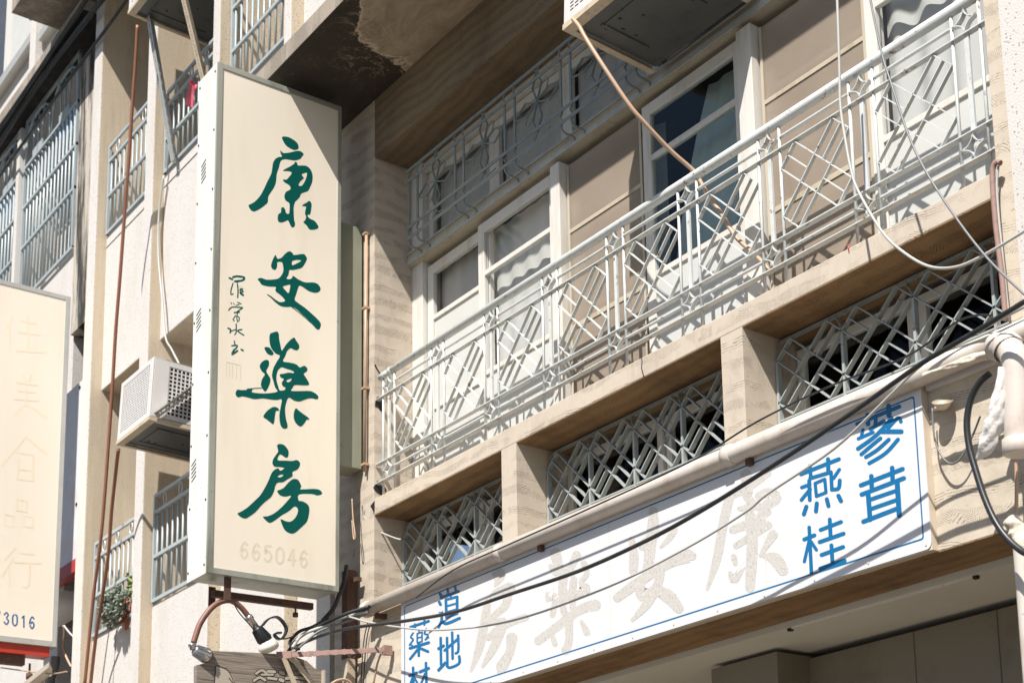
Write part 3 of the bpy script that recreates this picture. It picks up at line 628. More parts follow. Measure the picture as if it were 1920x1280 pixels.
# ------------------------------------------------------------------ air conditioners
def air_con(x0, x1, yf, yb, z0, z1, label, tilt, brace=False, shelf=True):
    g = thing('air_conditioner', ((x0+x1)/2, yb, z0), label, 'air conditioner', 'window air conditioners')
    m_ = 0.05; t = 0.012
    c = MB(); c.box(x0, x1, yf+0.10, yb, z1-t, z1); c.box(x0, x1, yf+0.10, yb, z0, z0+t)
    # front frame
    for q in ((x0, x0+m_, z0, z1), (x1-m_-0.03, x1, z0, z1), (x0+m_, x1-m_-0.03, z0, z0+m_), (x0+m_, x1-m_-0.03, z1-m_, z1)): c.box(q[0], q[1], yf, yf+t, q[2], q[3])
    for xs in (x0, x1-t):
        for q in ((yf+t, yf+0.15, z0, z1), (yb-0.06, yb, z0, z1), (yf+0.15, yb-0.06, z0, z0+0.05), (yf+0.15, yb-0.06, z1-0.06, z1)): c.box(xs, xs+t, q[0], q[1], q[2], q[3])
    c.box(x0, x1, yf+t, yf+0.10, z1-t, z1-0.001); c.box(x0, x1, yf+t, yf+0.10, z0+0.001, z0+t)
    c.build('casing', M['ac'], g, 0.004)
    d = MB(); d.box(x0+0.02, x1-0.02, yf+0.06, yb-0.04, z0+0.02, z1-0.02); d.build('condenser', M['hole'], g)
    s = MB(); a0, a1 = x0+m_, x1-m_-0.03; n = 20                     # perforated front
    for k in range(n+1):
        z = z0+m_+(z1-z0-2*m_)*k/n; s.box(a0, a1, yf+0.003, yf+0.007, z-0.0062, z+0.0062)
    for k in range(17):
        x = a0+(a1-a0)*k/16; s.box(x-0.0055, x+0.0055, yf+0.0025, yf+0.0062, z0+m_, z1-m_)
    s.build('front_grille', M['ac'], g)
    for xs in (x0+0.004, x1-0.008):
        s = MB(); b0, b1 = yf+0.15, yb-0.06; nh = int((z1-z0-0.11)/0.036); nv = int((b1-b0)/0.036)
        for k in range(nh+1): z = z0+0.05+(z1-z0-0.11)*k/nh; s.box(xs, xs+0.004, b0, b1, z-0.006, z+0.006)
        for k in range(nv+1): y = b0+(b1-b0)*k/nv; s.box(xs+0.0005, xs+0.0045, y-0.006, y+0.006, z0+0.05, z1-0.06)
        s.build('side_grille', M['ac'], g)
    if shelf:
        p = MB(); p.box(x0+0.045, x1-0.045, yf+0.07, yb, z0-0.012, z0-0.002)
        p.box(x0+0.15, x0+0.17, yf+0.15, yb-0.15, z0-0.020, z0-0.0125); p.box(x1-0.22, x1-0.20, yf+0.15, yb-0.15, z0-0.020, z0-0.0125); p.box(x0+0.18, x1-0.23, yf+0.16, yf+0.175, z0-0.018, z0-0.0125)
        for k in range(11):
            cx, cy = x0+0.14+random.random()*(x1-x0-0.3), yf+0.15+random.random()*(yb-yf-0.3)
            p.tube([(cx, cy, z0-0.012), (cx, cy, z0-0.021)], [0.012, 0.006], 8)
        p.build('drip_pan', M['ac_pan'], g)
        r = MB(); r.box(x0-0.004, x1+0.004, yf-0.004, yf+0.003, z0-0.036, z0-0.001); r.box(x0-0.004, x0+0.003, yf+0.003, yb, z0-0.036, z0-0.001); r.box(x1-0.003, x1+0.004, yf+0.003, yb, z0-0.036, z0-0.001)
        r.box(x0+0.003, x0+0.038, yf+0.003, yb, z0-0.036, z0-0.031); r.box(x1-0.038, x1-0.003, yf+0.003, yb, z0-0.036, z0-0.031); r.box(x0+0.038, x1-0.038, yf+0.003, yf+0.06, z0-0.036, z0-0.031)
        r.build('shelf_angle', M['ac_edge'], g)
    g.rotation_euler.x = -tilt
    return g
def slotted(p, q, wd, mat, parent, name='brace', across=(1,0,0)):
    # perforated steel angle: strip with real slots
    p, q = Vector(p), Vector(q); d = (q-p); L = d.length; d.normalize(); u = Vector(across); u = (u-d*u.dot(d)).normalized(); n = d.cross(u); s = MB()
    loops = [[p-u*wd/2, p+u*wd/2, q+u*wd/2, q-u*wd/2]]; k = 0.05; i = 0
    while k < L-0.05:
        h = 0.022 if i % 2 else 0.008; c = p+d*k; ww = 0.006
        loops.append([c-u*ww-d*h, c+u*ww-d*h, c+u*ww+d*h, c-u*ww+d*h]); k += 0.045; i += 1
    s.poly(loops, 0.004, n)
    p2, q2 = p-u*wd/2-n*0.002, q-u*wd/2-n*0.002; s.bar(p2-n*wd/2, q2-n*wd/2, 0.004, wd, n)
    return s.build(name, mat, parent)
ac1 = air_con(-13.58, -12.81, -0.35, 0.45, 6.675, 7.235, 'lower cream air conditioner jutting from the white building beside the cream vertical sign', math.radians(2.6))
slotted((-12.79, -0.30, 6.68), (-12.79, 0.20, 7.23), 0.05, M['alum'], ac1, 'brace', (0, 1, 1))
for k, ch in enumerate('abcd'):
    z = 7.13-k*0.055; f = MB(); x = -12.85
    f.box(x-0.012, x+0.012, -0.3515, -0.3505, z-0.004, z+0.004); f.box(x-0.012, x-0.006, -0.3515, -0.3505, z-0.018, z+0.018); f.build('faded_mark', M['pinkwhite'], ac1)
ac2 = air_con(-13.52, -12.60, -0.40, 0.45, 10.98, 11.6, 'air conditioner high on the left seen from below, carried on slotted steel braces', math.radians(2.0))
slotted((-13.45, -0.24, 10.96), (-13.45, 0.09, 9.55), 0.07, M['alum'], ac2, 'brace'); slotted((-12.62, -0.30, 10.95), (-12.62, 0.09, 9.7), 0.07, M['ac_edge'], ac2, 'brace')
acl = at(1057, 67, -0.45); acr = at(1410, 16, 0.19)
ac3 = air_con(acl.x, acr.x, -0.45, 0.19, 6.995, 7.55, 'air conditioner over the railed windows, its dark drip pan seen from below', math.radians(2.6))
# ------------------------------------------------------------------ hoses and pipes on the left building
def hose(name, pts, r, mat, label, cat, group=None, n=8, k=6, caps=True):
    b = MB(); b.tube(spline(pts, k), r, n, caps); return tag(b.build(name, M[mat]), label, cat, group)
Ys = lambda a, b, n: [a+(b-a)*i/(n-1) for i in range(n)]
P1 = [(258,48),(254,120),(247,215),(240,320),(233,410),(225,520),(217,620),(211,720),(202,850),(190,1000),(175,1120),(158,1290)]
hose('drain_hose', [at(x, y, Y) for (x, y), Y in zip(P1, Ys(-0.38, -0.05, len(P1)))], 0.017, 'copper', 'long brown drain hose hanging down the white building from the high air conditioner', 'hose')
P2 = [(222,842),(217,885),(209,960),(203,1040),(190,1130),(179,1200),(169,1290)]
hose('drain_hose', [at(x, y, Y) for (x, y), Y in zip(P2, Ys(-0.33, -0.03, len(P2)))], 0.017, 'copper', 'shorter brown drain hose starting under the lower left air conditioner', 'hose')
P3 = [(307,330),(298,400),(297,480),(304,560),(310,630),(322,655),(336,682)]
hose('white_cord', [at(x, y, 0.06) for x, y in P3], 0.010, 'white_wire', 'white cord running down the white wall to the lower air conditioner', 'cable')
# ------------------------------------------------------------------ lettering helpers: outlines lie in a sign's own plane
def capsule(pts, ws, n=7):
    # outline of a brush stroke through 2-D points with per-point widths
    P = [Vector((p[0], p[1])) for p in pts]; L, R_ = [], []
    k = len(P)
    for i in range(k):
        d = (P[min(i+1, k-1)]-P[max(i-1, 0)]); d = d.normalized() if d.length else Vector((1, 0)); nn = Vector((-d.y, d.x))
        L.append(P[i]+nn*ws[i]/2); R_.append(P[i]-nn*ws[i]/2)
    def cap(c, w_, a0): return [c+Vector((math.cos(a0+math.pi*j/n), math.sin(a0+math.pi*j/n)))*w_/2 for j in range(1, n)]
    d0 = (P[1]-P[0]).normalized(); d1 = (P[-1]-P[-2]).normalized()
    e = cap(P[-1], ws[-1], math.atan2(d1.x, -d1.y)); e = [2*P[-1]-v for v in e] if False else e
    out = L+[P[-1]+Vector((math.cos(a), math.sin(a)))*ws[-1]/2 for a in [math.atan2(d1.x, -d1.y)-math.pi*j/n for j in range(1, n)]]
    out += R_[::-1]+[P[0]+Vector((math.cos(a), math.sin(a)))*ws[0]/2 for a in [math.atan2(-d0.x, d0.y)-math.pi*j/n for j in range(1, n)]]
    return out
def smooth2(pts, n): return [(v.x, v.y) for v in spline([(x, y, 0) for x, y in pts], n)]
class Ink:
    def __init__(s, proj, normal): s.mb = MB(); s.proj = proj; s.nrm = Vector(normal); s.k = 0
    def flat(s, loops, thick=0.0004):
        s.k += 1; off = s.nrm*(0.00005*(s.k % 14)); s.mb.poly([[s.proj(x, y)+off for x, y in l] for l in loops], thick, s.nrm)
    def stroke(s, ox, oy, sc, pts, w_, n=5):
        if isinstance(w_, (int, float)): w_ = [w_]*len(pts)
        if len(pts) > 2 and n > 1:
            v = spline([(p[0], p[1], ww) for p, ww in zip(pts, w_)], n); pts = [(a.x, a.y) for a in v]; w_ = [a.z for a in v]
        s.flat([[(ox+p.x/sc, oy+p.y/sc) for p in capsule(pts, w_)]])
    def blob(s, ox, oy, sc, loops, n=3):
        s.flat([[(ox+v.x/sc, oy+v.y/sc) for v in spline([(x, y, 0) for x, y in l], n, True)] for l in loops])
    def build(s, name, mat, parent): o = s.mb.build(name, mat, parent); s.mb = MB(); return o
# ------------------------------------------------------------------ tall cream sign
XS = -9.53; YO, YI, ZB, ZT = -1.185, -0.232, 4.41, 8.10
vs = thing('shop_sign', (-9.69, -0.7, ZB), 'tall cream lightbox sign with four large green brush-written characters', 'sign')
b = MB(); th = 0.31
b.box(XS-th, XS-0.012, YO+0.004, YI-0.002, ZB+0.012, ZB+0.03); b.box(XS-th, XS-0.012, YO+0.004, YI-0.002, ZT-0.02, ZT-0.002); b.box(XS-th, XS-0.012, YI-0.02, YI-0.002, ZB+0.03, ZT-0.02); b.build('box', M['metal_sign'], vs)
b = MB(); b.box(XS-th-0.001, XS-0.008, YO-0.002, YO+0.0035, ZB-0.002, ZT); b.build('end_panel', M['white_tin'], vs)
fw = 0.040
b = MB(); b.box(XS-0.011, XS+0.006, YO, YO+fw, ZB, ZT); b.box(XS-0.011, XS+0.006, YI-fw+0.012, YI, ZB, ZT); b.box(XS-0.011, XS+0.006, YO+fw, YI-fw+0.012, ZB, ZB+fw); b.box(XS-0.011, XS+0.006, YO+fw, YI-fw+0.012, ZT-fw, ZT)
b.box(XS-0.05, XS-0.0115, YO+0.004, YI-0.0005, ZB-0.001, ZB+0.011); b.build('frame', M['metal_sign'], vs, 0.002)
b = MB(); b.box(XS-0.010, XS, YO+fw, YI-fw+0.012, ZB+fw, ZT-fw); pn = b.build('panel', M['cream'], vs)
b = MB(); b.box(XS-th, XS-th+0.01, YO+0.01, YI-0.01, ZB+0.03, ZT-0.03); b.build('panel', M['cream'], vs)
v = MB()
for k in range(9):
    for yy_ in (YO, ):
        z = ZB+0.06+k*(ZT-ZB-0.12)/8
        for x_ in (XS-0.03, XS-th+0.02): v.tube([(x_, YO, z), (x_, YO-0.006, z)], 0.008, 8)
v.build('screws', M['hole'], vs)
v = MB()
for yy in (322, 600, 882):
    for k in range(5):
        p = at(381-(yy-322)*0.033, yy-14+k*7.5, YO-0.003); v.bar(p+Vector((-0.03,0,-0.012)), p+Vector((0.045,0,0.016)), 0.003, 0.005, (0,1,0))
v.build('vent_slots', M['hole'], vs)
b = MB(); zr = ZB-0.14
for p, q, s_ in (((398,1112),(585,1137),0.045),): b.bar(atX(*p, -9.70), atX(*q, -9.70), s_, s_)
b.build('carrier_beam', M['rust'], vs)
for x0, y0, y1, X in ((427,1079,1124,-9.56),(398,1100,1136,-9.80),(570,1128,1140,-9.7)):
    MB().bar(atX(x0, y0, X), atX(x0-1, y1, X), 0.012, 0.045, (0,1,0)).build('hanger', M['rust'], vs)
p = atX(554, 1140, -9.7); MB().tube([p, p+Vector((0,0,-0.03)), p+Vector((0,0,-0.031)), p+Vector((0,0,-0.06))], [0.006,0.006,0.02,0.02], 6).build('bolt', M['rust'], vs)
pj = lambda x, y: atX(x, y, XS+0.0006)
K = Ink(pj, (1, 0, 0))
K.blob(450,250,4.7158,[[(373,32),(420,32),(465,52),(505,85),(518,115),(512,140),(480,148),(440,132),(405,105),(380,65)]])
K.blob(450,250,4.7158,[[(358,152),(378,172),(400,175),(450,168),(510,155),(545,165),(563,188),(548,205),(535,225),(490,240),(440,235),(400,230),(365,240),(350,275),(345,300),(325,360),(318,430),(300,480),(270,525),(250,560),(245,610),(220,635),(180,665),(130,690),(98,680),(75,640),(95,625),(130,605),(180,550),(215,485),(240,430),(275,360),(285,310),(293,260),(315,225),(345,210),(372,205),(360,180)]])
K.blob(450,250,4.7158,[[(478,270),(485,255),(500,256),(508,272),(515,285),(570,285),(605,300),(632,335),(642,380),(638,430),(620,475),(600,510),(560,525),(540,535),(530,560),(505,590),(488,605),(475,650),(475,700),(478,760),(487,800),(478,828),(455,828),(440,800),(425,770),(405,775),(370,788),(340,780),(333,750),(340,715),(362,700),(365,660),(385,655),(400,675),(408,705),(430,712),(437,690),(437,620),(405,595),(392,560),(405,520),(440,500),(447,478),(430,455),(400,437),(382,420),(384,408),(410,410),(430,390),(458,350),(430,335),(380,332),(410,310),(440,295)],[(545,365),(570,352),(592,350),(588,385),(570,430),(548,462),(528,465),(518,455),(530,430),(555,405),(565,395)]])
K.blob(450,250,4.7158,[[(548,640),(565,625),(585,615),(610,598),(630,615),(632,650),(620,715),(600,718),(600,735),(620,755),(660,775),(692,820),(685,842),(640,853),(610,845),(590,815),(560,785),(575,770),(585,735),(575,715),(578,680),(585,650),(570,645)]])
K.build('character', M['green'], vs)
K.blob(460,455,4.978,[[(283,115),(297,145),(310,150),(340,138),(375,100),(410,80),(440,95),(455,115),(540,105),(565,125),(575,150),(560,185),(530,230),(490,245),(440,255),(412,255),(402,300),(385,330),(400,340),(430,335),(445,310),(470,325),(500,345),(560,370),(630,370),(675,385),(702,425),(690,455),(650,467),(590,450),(540,415),(505,400),(490,430),(475,480),(460,530),(490,560),(560,610),(640,680),(690,730),(706,765),(690,808),(665,805),(632,770),(580,715),(520,660),(480,622),(435,598),(380,600),(330,590),(280,555),(240,515),(200,482),(230,492),(280,530),(320,553),(355,550),(370,535),(330,490),(290,460),(280,440),(283,412),(220,408),(155,392),(135,365),(115,340),(148,328),(200,345),(285,340),(320,325),(350,280),(355,245),(350,205),(340,182),(300,180),(297,215),(285,248),(260,250),(240,220),(250,175),(270,130)],
  [(440,170),(480,160),(520,165),(505,180),(470,198),(440,210),(434,190)],[(350,410),(385,397),(418,392),(415,430),(403,470),(375,445)]])
K.stroke(460,455,4.978,[(436,600),(520,668),(625,760)],[9,5,3],3)
K.build('character', M['green'], vs)
K.blob(430,610,4.48,[[(295,185),(330,182),(350,200),(372,235),(355,250),(325,240),(305,215)]])
K.blob(430,610,4.48,[[(340,75),(365,60),(400,50),(415,70),(418,110),(430,170),(440,210),(460,185),(485,150),(520,115),(545,102),(560,125),(588,170),(575,205),(545,205),(515,190),(485,215),(470,255),(450,300),(500,310),(560,325),(588,350),(600,350),(630,338),(655,360),(650,385),(625,405),(645,440),(668,480),(665,500),(620,502),(550,500),(530,525),(520,548),(600,550),(680,550),(730,575),(748,600),(735,620),(690,610),(640,620),(590,638),(545,630),(500,605),(480,640),(468,700),(475,780),(488,830),(485,860),(455,865),(430,835),(420,760),(430,690),(440,620),(400,625),(340,620),(280,612),(210,618),(160,605),(110,595),(72,602),(52,575),(65,540),(100,542),(150,540),(195,535),(190,560),(280,570),(360,565),(405,552),(385,520),(368,460),(358,420),(370,360),(395,310),(425,255),(390,235),(355,195),(338,140)],
  [(400,400),(413,370),(440,350),(470,360),(520,375),(543,390),(535,400),(500,395),(455,405),(425,410),(430,435),(458,450),(440,480),(450,510),(470,520),(465,540),(425,545),(410,510),(395,450)],[(478,465),(495,452),(525,445),(510,470),(490,475)]])
K.stroke(430,610,4.48,[(150,535),(215,527),(270,525)],[10,7,6],2)
K.blob(430,610,4.48,[[(310,288),(332,300),(330,340),(310,380),(330,420),(345,450),(335,500),(305,552),(285,540),(265,500),(275,450),(298,410),(270,380),(255,340),(275,305)]])
K.blob(430,610,4.48,[[(285,765),(310,725),(345,695),(380,682),(410,695),(418,715),(395,715),(385,740),(378,800),(368,828),(345,812),(310,785)]])
K.blob(430,610,4.48,[[(560,695),(585,715),(625,745),(660,770),(672,790),(650,790),(630,820),(605,845),(580,840),(550,805),(540,765),(545,720)]])
K.build('character', M['green'], vs)
K.blob(430,815,4.48,[[(402,85),(425,75),(460,85),(490,120),(498,150),(490,185),(470,188),(425,162),(405,210),(470,215),(530,218),(565,210),(592,230),(590,260),(570,290),(530,310),(530,345),(490,370),(450,395),(405,400),(385,430),(375,470),(350,520),(300,560),(260,600),(215,650),(165,685),(135,700),(100,690),(68,660),(95,645),(150,610),(210,555),(260,505),(300,440),(330,380),(350,330),(375,295),(410,280),(428,300),(455,285),(460,275),(420,268),(380,265),(362,240),(368,205),(390,170),(410,140),(405,110)],[(405,348),(430,332),(455,335),(440,350),(420,356)]])
K.blob(430,815,4.48,[[(512,385),(540,368),(575,375),(595,405),(605,435),(595,455),(640,455),(710,452),(760,462),(780,492),(742,508),(690,495),(585,500),(583,550),(610,555),(650,575),(672,610),(668,670),(650,730),(600,780),(545,825),(500,822),(460,790),(430,712),(450,712),(470,722),(510,728),(545,705),(570,665),(577,625),(560,603),(540,605),(500,640),(440,675),(400,705),(345,738),(310,720),(282,685),(320,682),(380,655),(440,605),(490,550),(520,510),(470,518),(425,505),(402,470),(430,458),(460,440),(490,405)]])
K.build('character', M['green'], vs)
for pts, w_ in (([(85,68),(110,80)],14),([(115,62),(150,55),(205,65),(190,88),(130,95)],16),([(135,95),(150,105)],10),([(115,110),(100,160),(98,200),(115,195)],9),([(150,120),(155,165),(152,225)],10),([(170,140),(190,150),(172,165),(195,175),(172,185),(195,205)],16),
  ([(98,265),(104,275)],7),([(118,268),(125,280)],6),([(150,262),(180,275)],7),([(140,285),(165,280)],6),([(80,325),(110,300),(190,305)],9),([(190,308),(150,335)],8),([(125,345),(165,340)],10),([(160,330),(145,370),(150,420)],8),([(135,370),(115,400),(125,410)],8),([(150,375),(165,385),(160,415)],8),
  ([(75,470),(95,480),(92,505)],12),([(140,435),(140,500),(128,520)],9),([(135,480),(95,495)],8),([(185,480),(150,490),(200,525)],10),([(125,572),(130,600)],9),([(105,610),(150,608),(130,640)],11),([(125,640),(105,680),(150,650)],14),([(180,640),(196,648)],12)):
    K.stroke(410,505,4.267,pts,w_,3)
K.build('inscription', M['green'], vs)
DIG = {'0': [[(0,-1),(.55,-.6),(.6,0),(.55,.6),(0,1),(-.55,.6),(-.6,0),(-.55,-.6),(-.02,-1)]], '1': [[(-.35,-.6),(.1,-1),(.1,1)]], '3': [[(-.55,-.65),(0,-1),(.5,-.6),(.05,-.08),(.58,.45),(0,1),(-.6,.6)]],
  '4': [[(.25,1),(.25,-.97)],[(.22,-1),(-.6,.35),(.65,.35)]], '5': [[(.5,-.95),(-.4,-.95),(-.5,-.1),(.1,-.3),(.58,.3),(.05,.98),(-.55,.65)]], '6': [[(.5,-.7),(0,-1),(-.55,-.3),(-.55,.4),(0,1),(.55,.4),(.05,-.15),(-.5,.3)]], '7': [[(-.6,-.95),(.55,-.95),(-.15,1)]]}
def digits(ink, text, cx, cy, dx, dy, hw, hh, w_):
    for i, ch in enumerate(text):
        for pts in DIG[ch]:
            ink.stroke(0, 0, 1, [(cx+dx*i+u*hw, cy+dy*i+v_*hh) for u, v_ in pts], w_, 1 if ch in '147' else 4)
K = Ink(lambda x, y: atX(x, y, XS+0.0005), (1, 0, 0)); digits(K, '665046', 458, 1031, 22.2, 3.2, 11, 15, 4)
K.build('faded_number', M['faint2'], vs)
for pts in ([(62,738),(62,860)],[(62,738),(172,765)],[(172,765),(175,880)],[(85,750),(85,850)],[(110,760),(110,860)],[(140,765),(140,870)]): K.stroke(410,505,4.267,pts,4,1)
K.build('seal_mark', M['faint2'], vs)
# folded tin box and rusty rod between sign and wall
ob = thing('tin_box', (-9.62, -0.1, 5.3), 'narrow olive tin box behind the inner edge of the cream sign', 'box')
X2 = -9.60; pts = [(655,419),(680,432),(686,445),(680,880),(641,873)]
b = MB(); b.box(X2-0.2, X2, -0.215, -0.02, atX(660,876,X2).z, atX(664,424,X2).z); b.build('casing', M['olive'], ob, 0.004)
b = MB(); q = at(687, 438, -0.03); q2 = at(684, 884, -0.03); b.tube([q, q2], 0.011, 8)
for yy in (438, 577, 727, 870):
    p = at(686.5-(yy-438)*0.006, yy, -0.03); b.box(p.x-0.03, p.x+0.016, -0.045, -0.002, p.z-0.008, p.z+0.008)
tag(b.build('rod', M['tan_hose']), 'thin rust-brown rod clipped to the plaster beside the olive tin box', 'rod')
# ------------------------------------------------------------------ long white sign
YF = -0.046; hx0, hx1, hz0, hz1 = -9.0, -4.352, 3.486, 4.256
hs = thing('shop_sign', (-6.7, -0.02, hz0), 'long white sign with blue border, blue characters and faded ghost writing', 'sign')
box1('box', M['beige_side'], hs, hx0, hx1, YF+0.006, -0.001, hz0-0.006, hz1+0.004)
def rrect(x0, x1, z0, z1, r, y, n=6):
    return [Vector((cx+r*math.cos(a), y, cz+r*math.sin(a))) for cx, cz, a0 in ((x1-r, z1-r, 0), (x0+r, z1-r, math.pi/2), (x0+r, z0+r, math.pi), (x1-r, z0+r, 1.5*math.pi)) for a in [a0+math.pi/2*k/n for k in range(n+1)]]
b = MB(); b.poly([rrect(hx0, hx1, hz0, hz1, 0.03, YF)], 0.0055, (0,-1,0)); b.build('panel', M['white_sign'], hs)
b = MB(); b.poly([rrect(hx0+0.045, hx1-0.040, hz0+0.050, hz1-0.045, 0.014, YF-0.0012), rrect(hx0+0.0525, hx1-0.0475, hz0+0.0575, hz1-0.0525, 0.012, YF-0.0012)], 0.001, (0,-1,0)); b.build('border', M['blue'], hs)
b = MB()
for px_ in (1144, 1437): xx = at(px_, 1100, YF).x; b.box(xx, xx+0.003, YF-0.0006, YF+0.001, hz0+0.01, hz1-0.01)
b.build('panel_seam', M['beige_side'], hs)
b = MB()
for k in range(14):
    for zz in (hz0+0.022, hz1-0.02): b.tube([(hx0+0.03+k*(hx1-hx0-0.06)/13, YF+0.001, zz), (hx0+0.03+k*(hx1-hx0-0.06)/13, YF-0.003, zz)], 0.006, 8)
b.build('rivets', M['beige_side'], hs)
K = Ink(lambda x, y: at(x, y, YF-0.0006), (0, -1, 0))
def S(ox, oy, sc, items):
    for pts, w_ in items: K.stroke(ox, oy, sc, pts, w_, 5 if len(pts) > 2 else 1)
    K.build('character', M['blue'], hs)
S(1590,740,6.4,[([(110,350),(615,140)],50),([(235,240),(240,350)],55),([(488,135),(492,250)],60),([(335,290),(325,370)],45),([(268,412),(430,312)],45),([(180,420),(158,505)],40),([(125,525),(300,448)],42),([(525,275),(490,350)],45),([(480,400),(600,275),(635,320)],45),
  ([(120,645),(270,540),(385,440),(500,310)],50),([(385,440),(480,440),(640,440)],56),([(160,712),(280,610),(390,520)],46),([(215,745),(350,660),(490,535)],46),([(255,820),(450,700),(600,535)],48)])
S(1590,850,6.4,[([(155,380),(655,185)],55),([(280,270),(285,410)],55),([(530,170),(535,320)],55),([(165,490),(670,295)],55),([(240,470),(265,790)],58),([(590,340),(615,740)],62),([(270,550),(590,440)],50),([(270,665),(600,550)],50),([(185,815),(600,655)],55)])
S(1480,840,6.4,[([(140,310),(595,130)],48),([(248,210),(258,350)],45),([(465,130),(468,280)],50),([(250,360),(500,285)],45),([(150,470),(245,435)],45),([(238,390),(245,620)],48),([(145,620),(250,490)],45),([(500,290),(510,490)],45),([(530,360),(600,255)],42),([(510,495),(590,480),(605,385)],48),
  ([(310,420),(425,370)],40),([(425,370),(440,530)],40),([(440,530),(325,575)],40),([(325,575),(310,420)],40),([(205,700),(175,790)],50),([(330,660),(320,755)],50),([(450,610),(470,690)],50),([(590,570),(620,630)],52)])
S(1480,960,6.4,[([(180,325),(300,275)],50),([(238,180),(265,730)],44),([(235,350),(180,590)],40),([(260,350),(325,450)],40),([(375,210),(620,115)],48),([(485,85),(495,290)],48),([(365,355),(650,255)],50),([(388,510),(645,415)],50),([(505,395),(518,600)],48),([(375,675),(660,580)],56)])
S(750,1080,4.479,[([(338,148),(350,168)],26),([(345,178),(490,125)],26),([(400,105),(405,145)],20),([(462,80),(470,130)],20),([(425,160),(430,190)],18),([(385,195),(480,170)],24),([(480,170),(480,310)],24),([(480,310),(390,345)],24),([(390,345),(385,195)],24),([(390,250),(478,225)],18),([(390,300),(478,275)],18),([(330,215),(340,235)],26),([(330,295),(350,290),(350,370)],24),([(350,370),(325,425)],22),([(350,370),(390,395),(500,350)],26)])
S(750,1080,4.479,[([(325,605),(365,582)],26),([(342,515),(345,740)],22),([(325,785),(380,725)],26),([(375,620),(490,520)],24),([(395,515),(398,745)],22),([(438,470),(442,690)],22),([(488,495),(490,620),(468,645)],22),([(395,750),(420,765),(495,730),(497,670)],24)])
S(750,1080,4.479,[([(88,425),(240,375)],24),([(125,400),(128,435)],18),([(205,370),(205,405)],18),([(162,445),(158,470)],12),([(145,480),(185,465)],14),([(185,465),(185,545)],14),([(185,545),(145,557)],14),([(145,557),(145,480)],14),([(145,517),(185,505)],12),([(110,475),(90,510),(110,530),(80,575)],16),([(92,572),(115,592)],14),([(220,440),(205,480),(235,490),(215,530)],16),([(212,530),(240,512)],14),([(85,602),(240,555)],26),([(158,560),(158,665)],22),([(150,610),(85,692)],22),([(165,600),(235,630)],24)])
S(750,1080,4.479,[([(82,832),(140,808)],26),([(110,765),(115,1010)],22),([(105,850),(75,940)],20),([(122,850),(150,900)],18),([(168,800),(240,770)],26),([(218,725),(222,1000),(195,1005)],22),([(210,815),(165,930)],20)])
K = Ink(lambda x, y: at(x, y, YF-0.0004), (0, -1, 0))
def G(ox, oy, sc, strokes):
    for st in strokes: K.stroke(ox, oy, sc, [(a, b_) for a, b_, c_ in st], [c_ for a, b_, c_ in st], 4)
    K.build('faded_character', M['crackle'], hs)
G(870,1040,3.735,[[(215,130,40),(245,130,95),(240,175,60),(215,220,15)],[(165,320,20),(230,270,70),(320,230,80)],[(165,320,50),(150,430,60),(110,640,60),(50,810,20)],[(310,260,60),(290,350,60),(190,440,40)],[(170,470,40),(280,455,40)],[(170,580,40),(250,510,60),(330,470,50),(430,435,50)],[(265,520,60),(200,660,60),(130,780,20)],[(335,580,80),(320,680,60),(265,780,80),(250,820,40)]])
G(870,1040,3.735,[[(640,-10,80),(670,110,60)],[(790,0,60),(740,100,50)],[(610,80,40),(640,120,50)],[(700,120,60),(690,230,60),(690,330,50),(700,400,50)],[(840,60,50),(860,130,40),(820,190,40),(860,240,60),(770,280,40)],[(610,210,40),(590,310,50),(650,250,50),(620,420,40)],[(770,170,50),(760,270,60),(760,370,40)],[(520,600,60),(640,510,60),(740,430,60),(840,370,70),(920,350,80)],[(735,450,60),(735,600,55),(710,670,60)],[(620,560,30),(635,620,40)],[(825,470,30),(860,540,50)],[(700,280,80),(760,280,60)]])
G(1130,930,3.585,[[(340,100,60),(340,200,80),(320,320,80),(310,440,70),(290,520,60)],[(195,290,40),(210,400,65),(205,500,60)],[(270,330,70),(350,260,60),(450,180,50),(480,220,50),(440,290,40),(390,340,20)],[(100,680,60),(220,590,70),(330,520,60),(450,450,60),(570,400,90),(600,400,60)],[(390,500,60),(370,590,60),(300,720,60),(200,830,25)],[(250,600,70),(260,680,50),(340,630,60),(440,670,90),(510,750,70)]])
G(1290,860,3.319,[[(360,100,70),(370,200,70)],[(500,90,40),(380,180,40),(240,240,50)],[(260,230,60),(220,400,60),(180,620,55),(120,810,20)],[(350,210,50),(400,280,60)],[(440,230,50),(500,210,60),(550,240,70),(480,300,60),(450,400,60)],[(320,310,30),(430,290,60)],[(280,440,50),(400,390,60),(500,330,40)],[(380,320,60),(400,500,70),(395,640,70),(385,800,60)],[(300,540,40),(500,410,50)],[(285,610,40),(295,650,30)],[(265,710,30),(290,750,50),(360,640,20)],[(530,470,60),(450,600,20)],[(460,600,15),(540,620,80),(590,690,70)]])
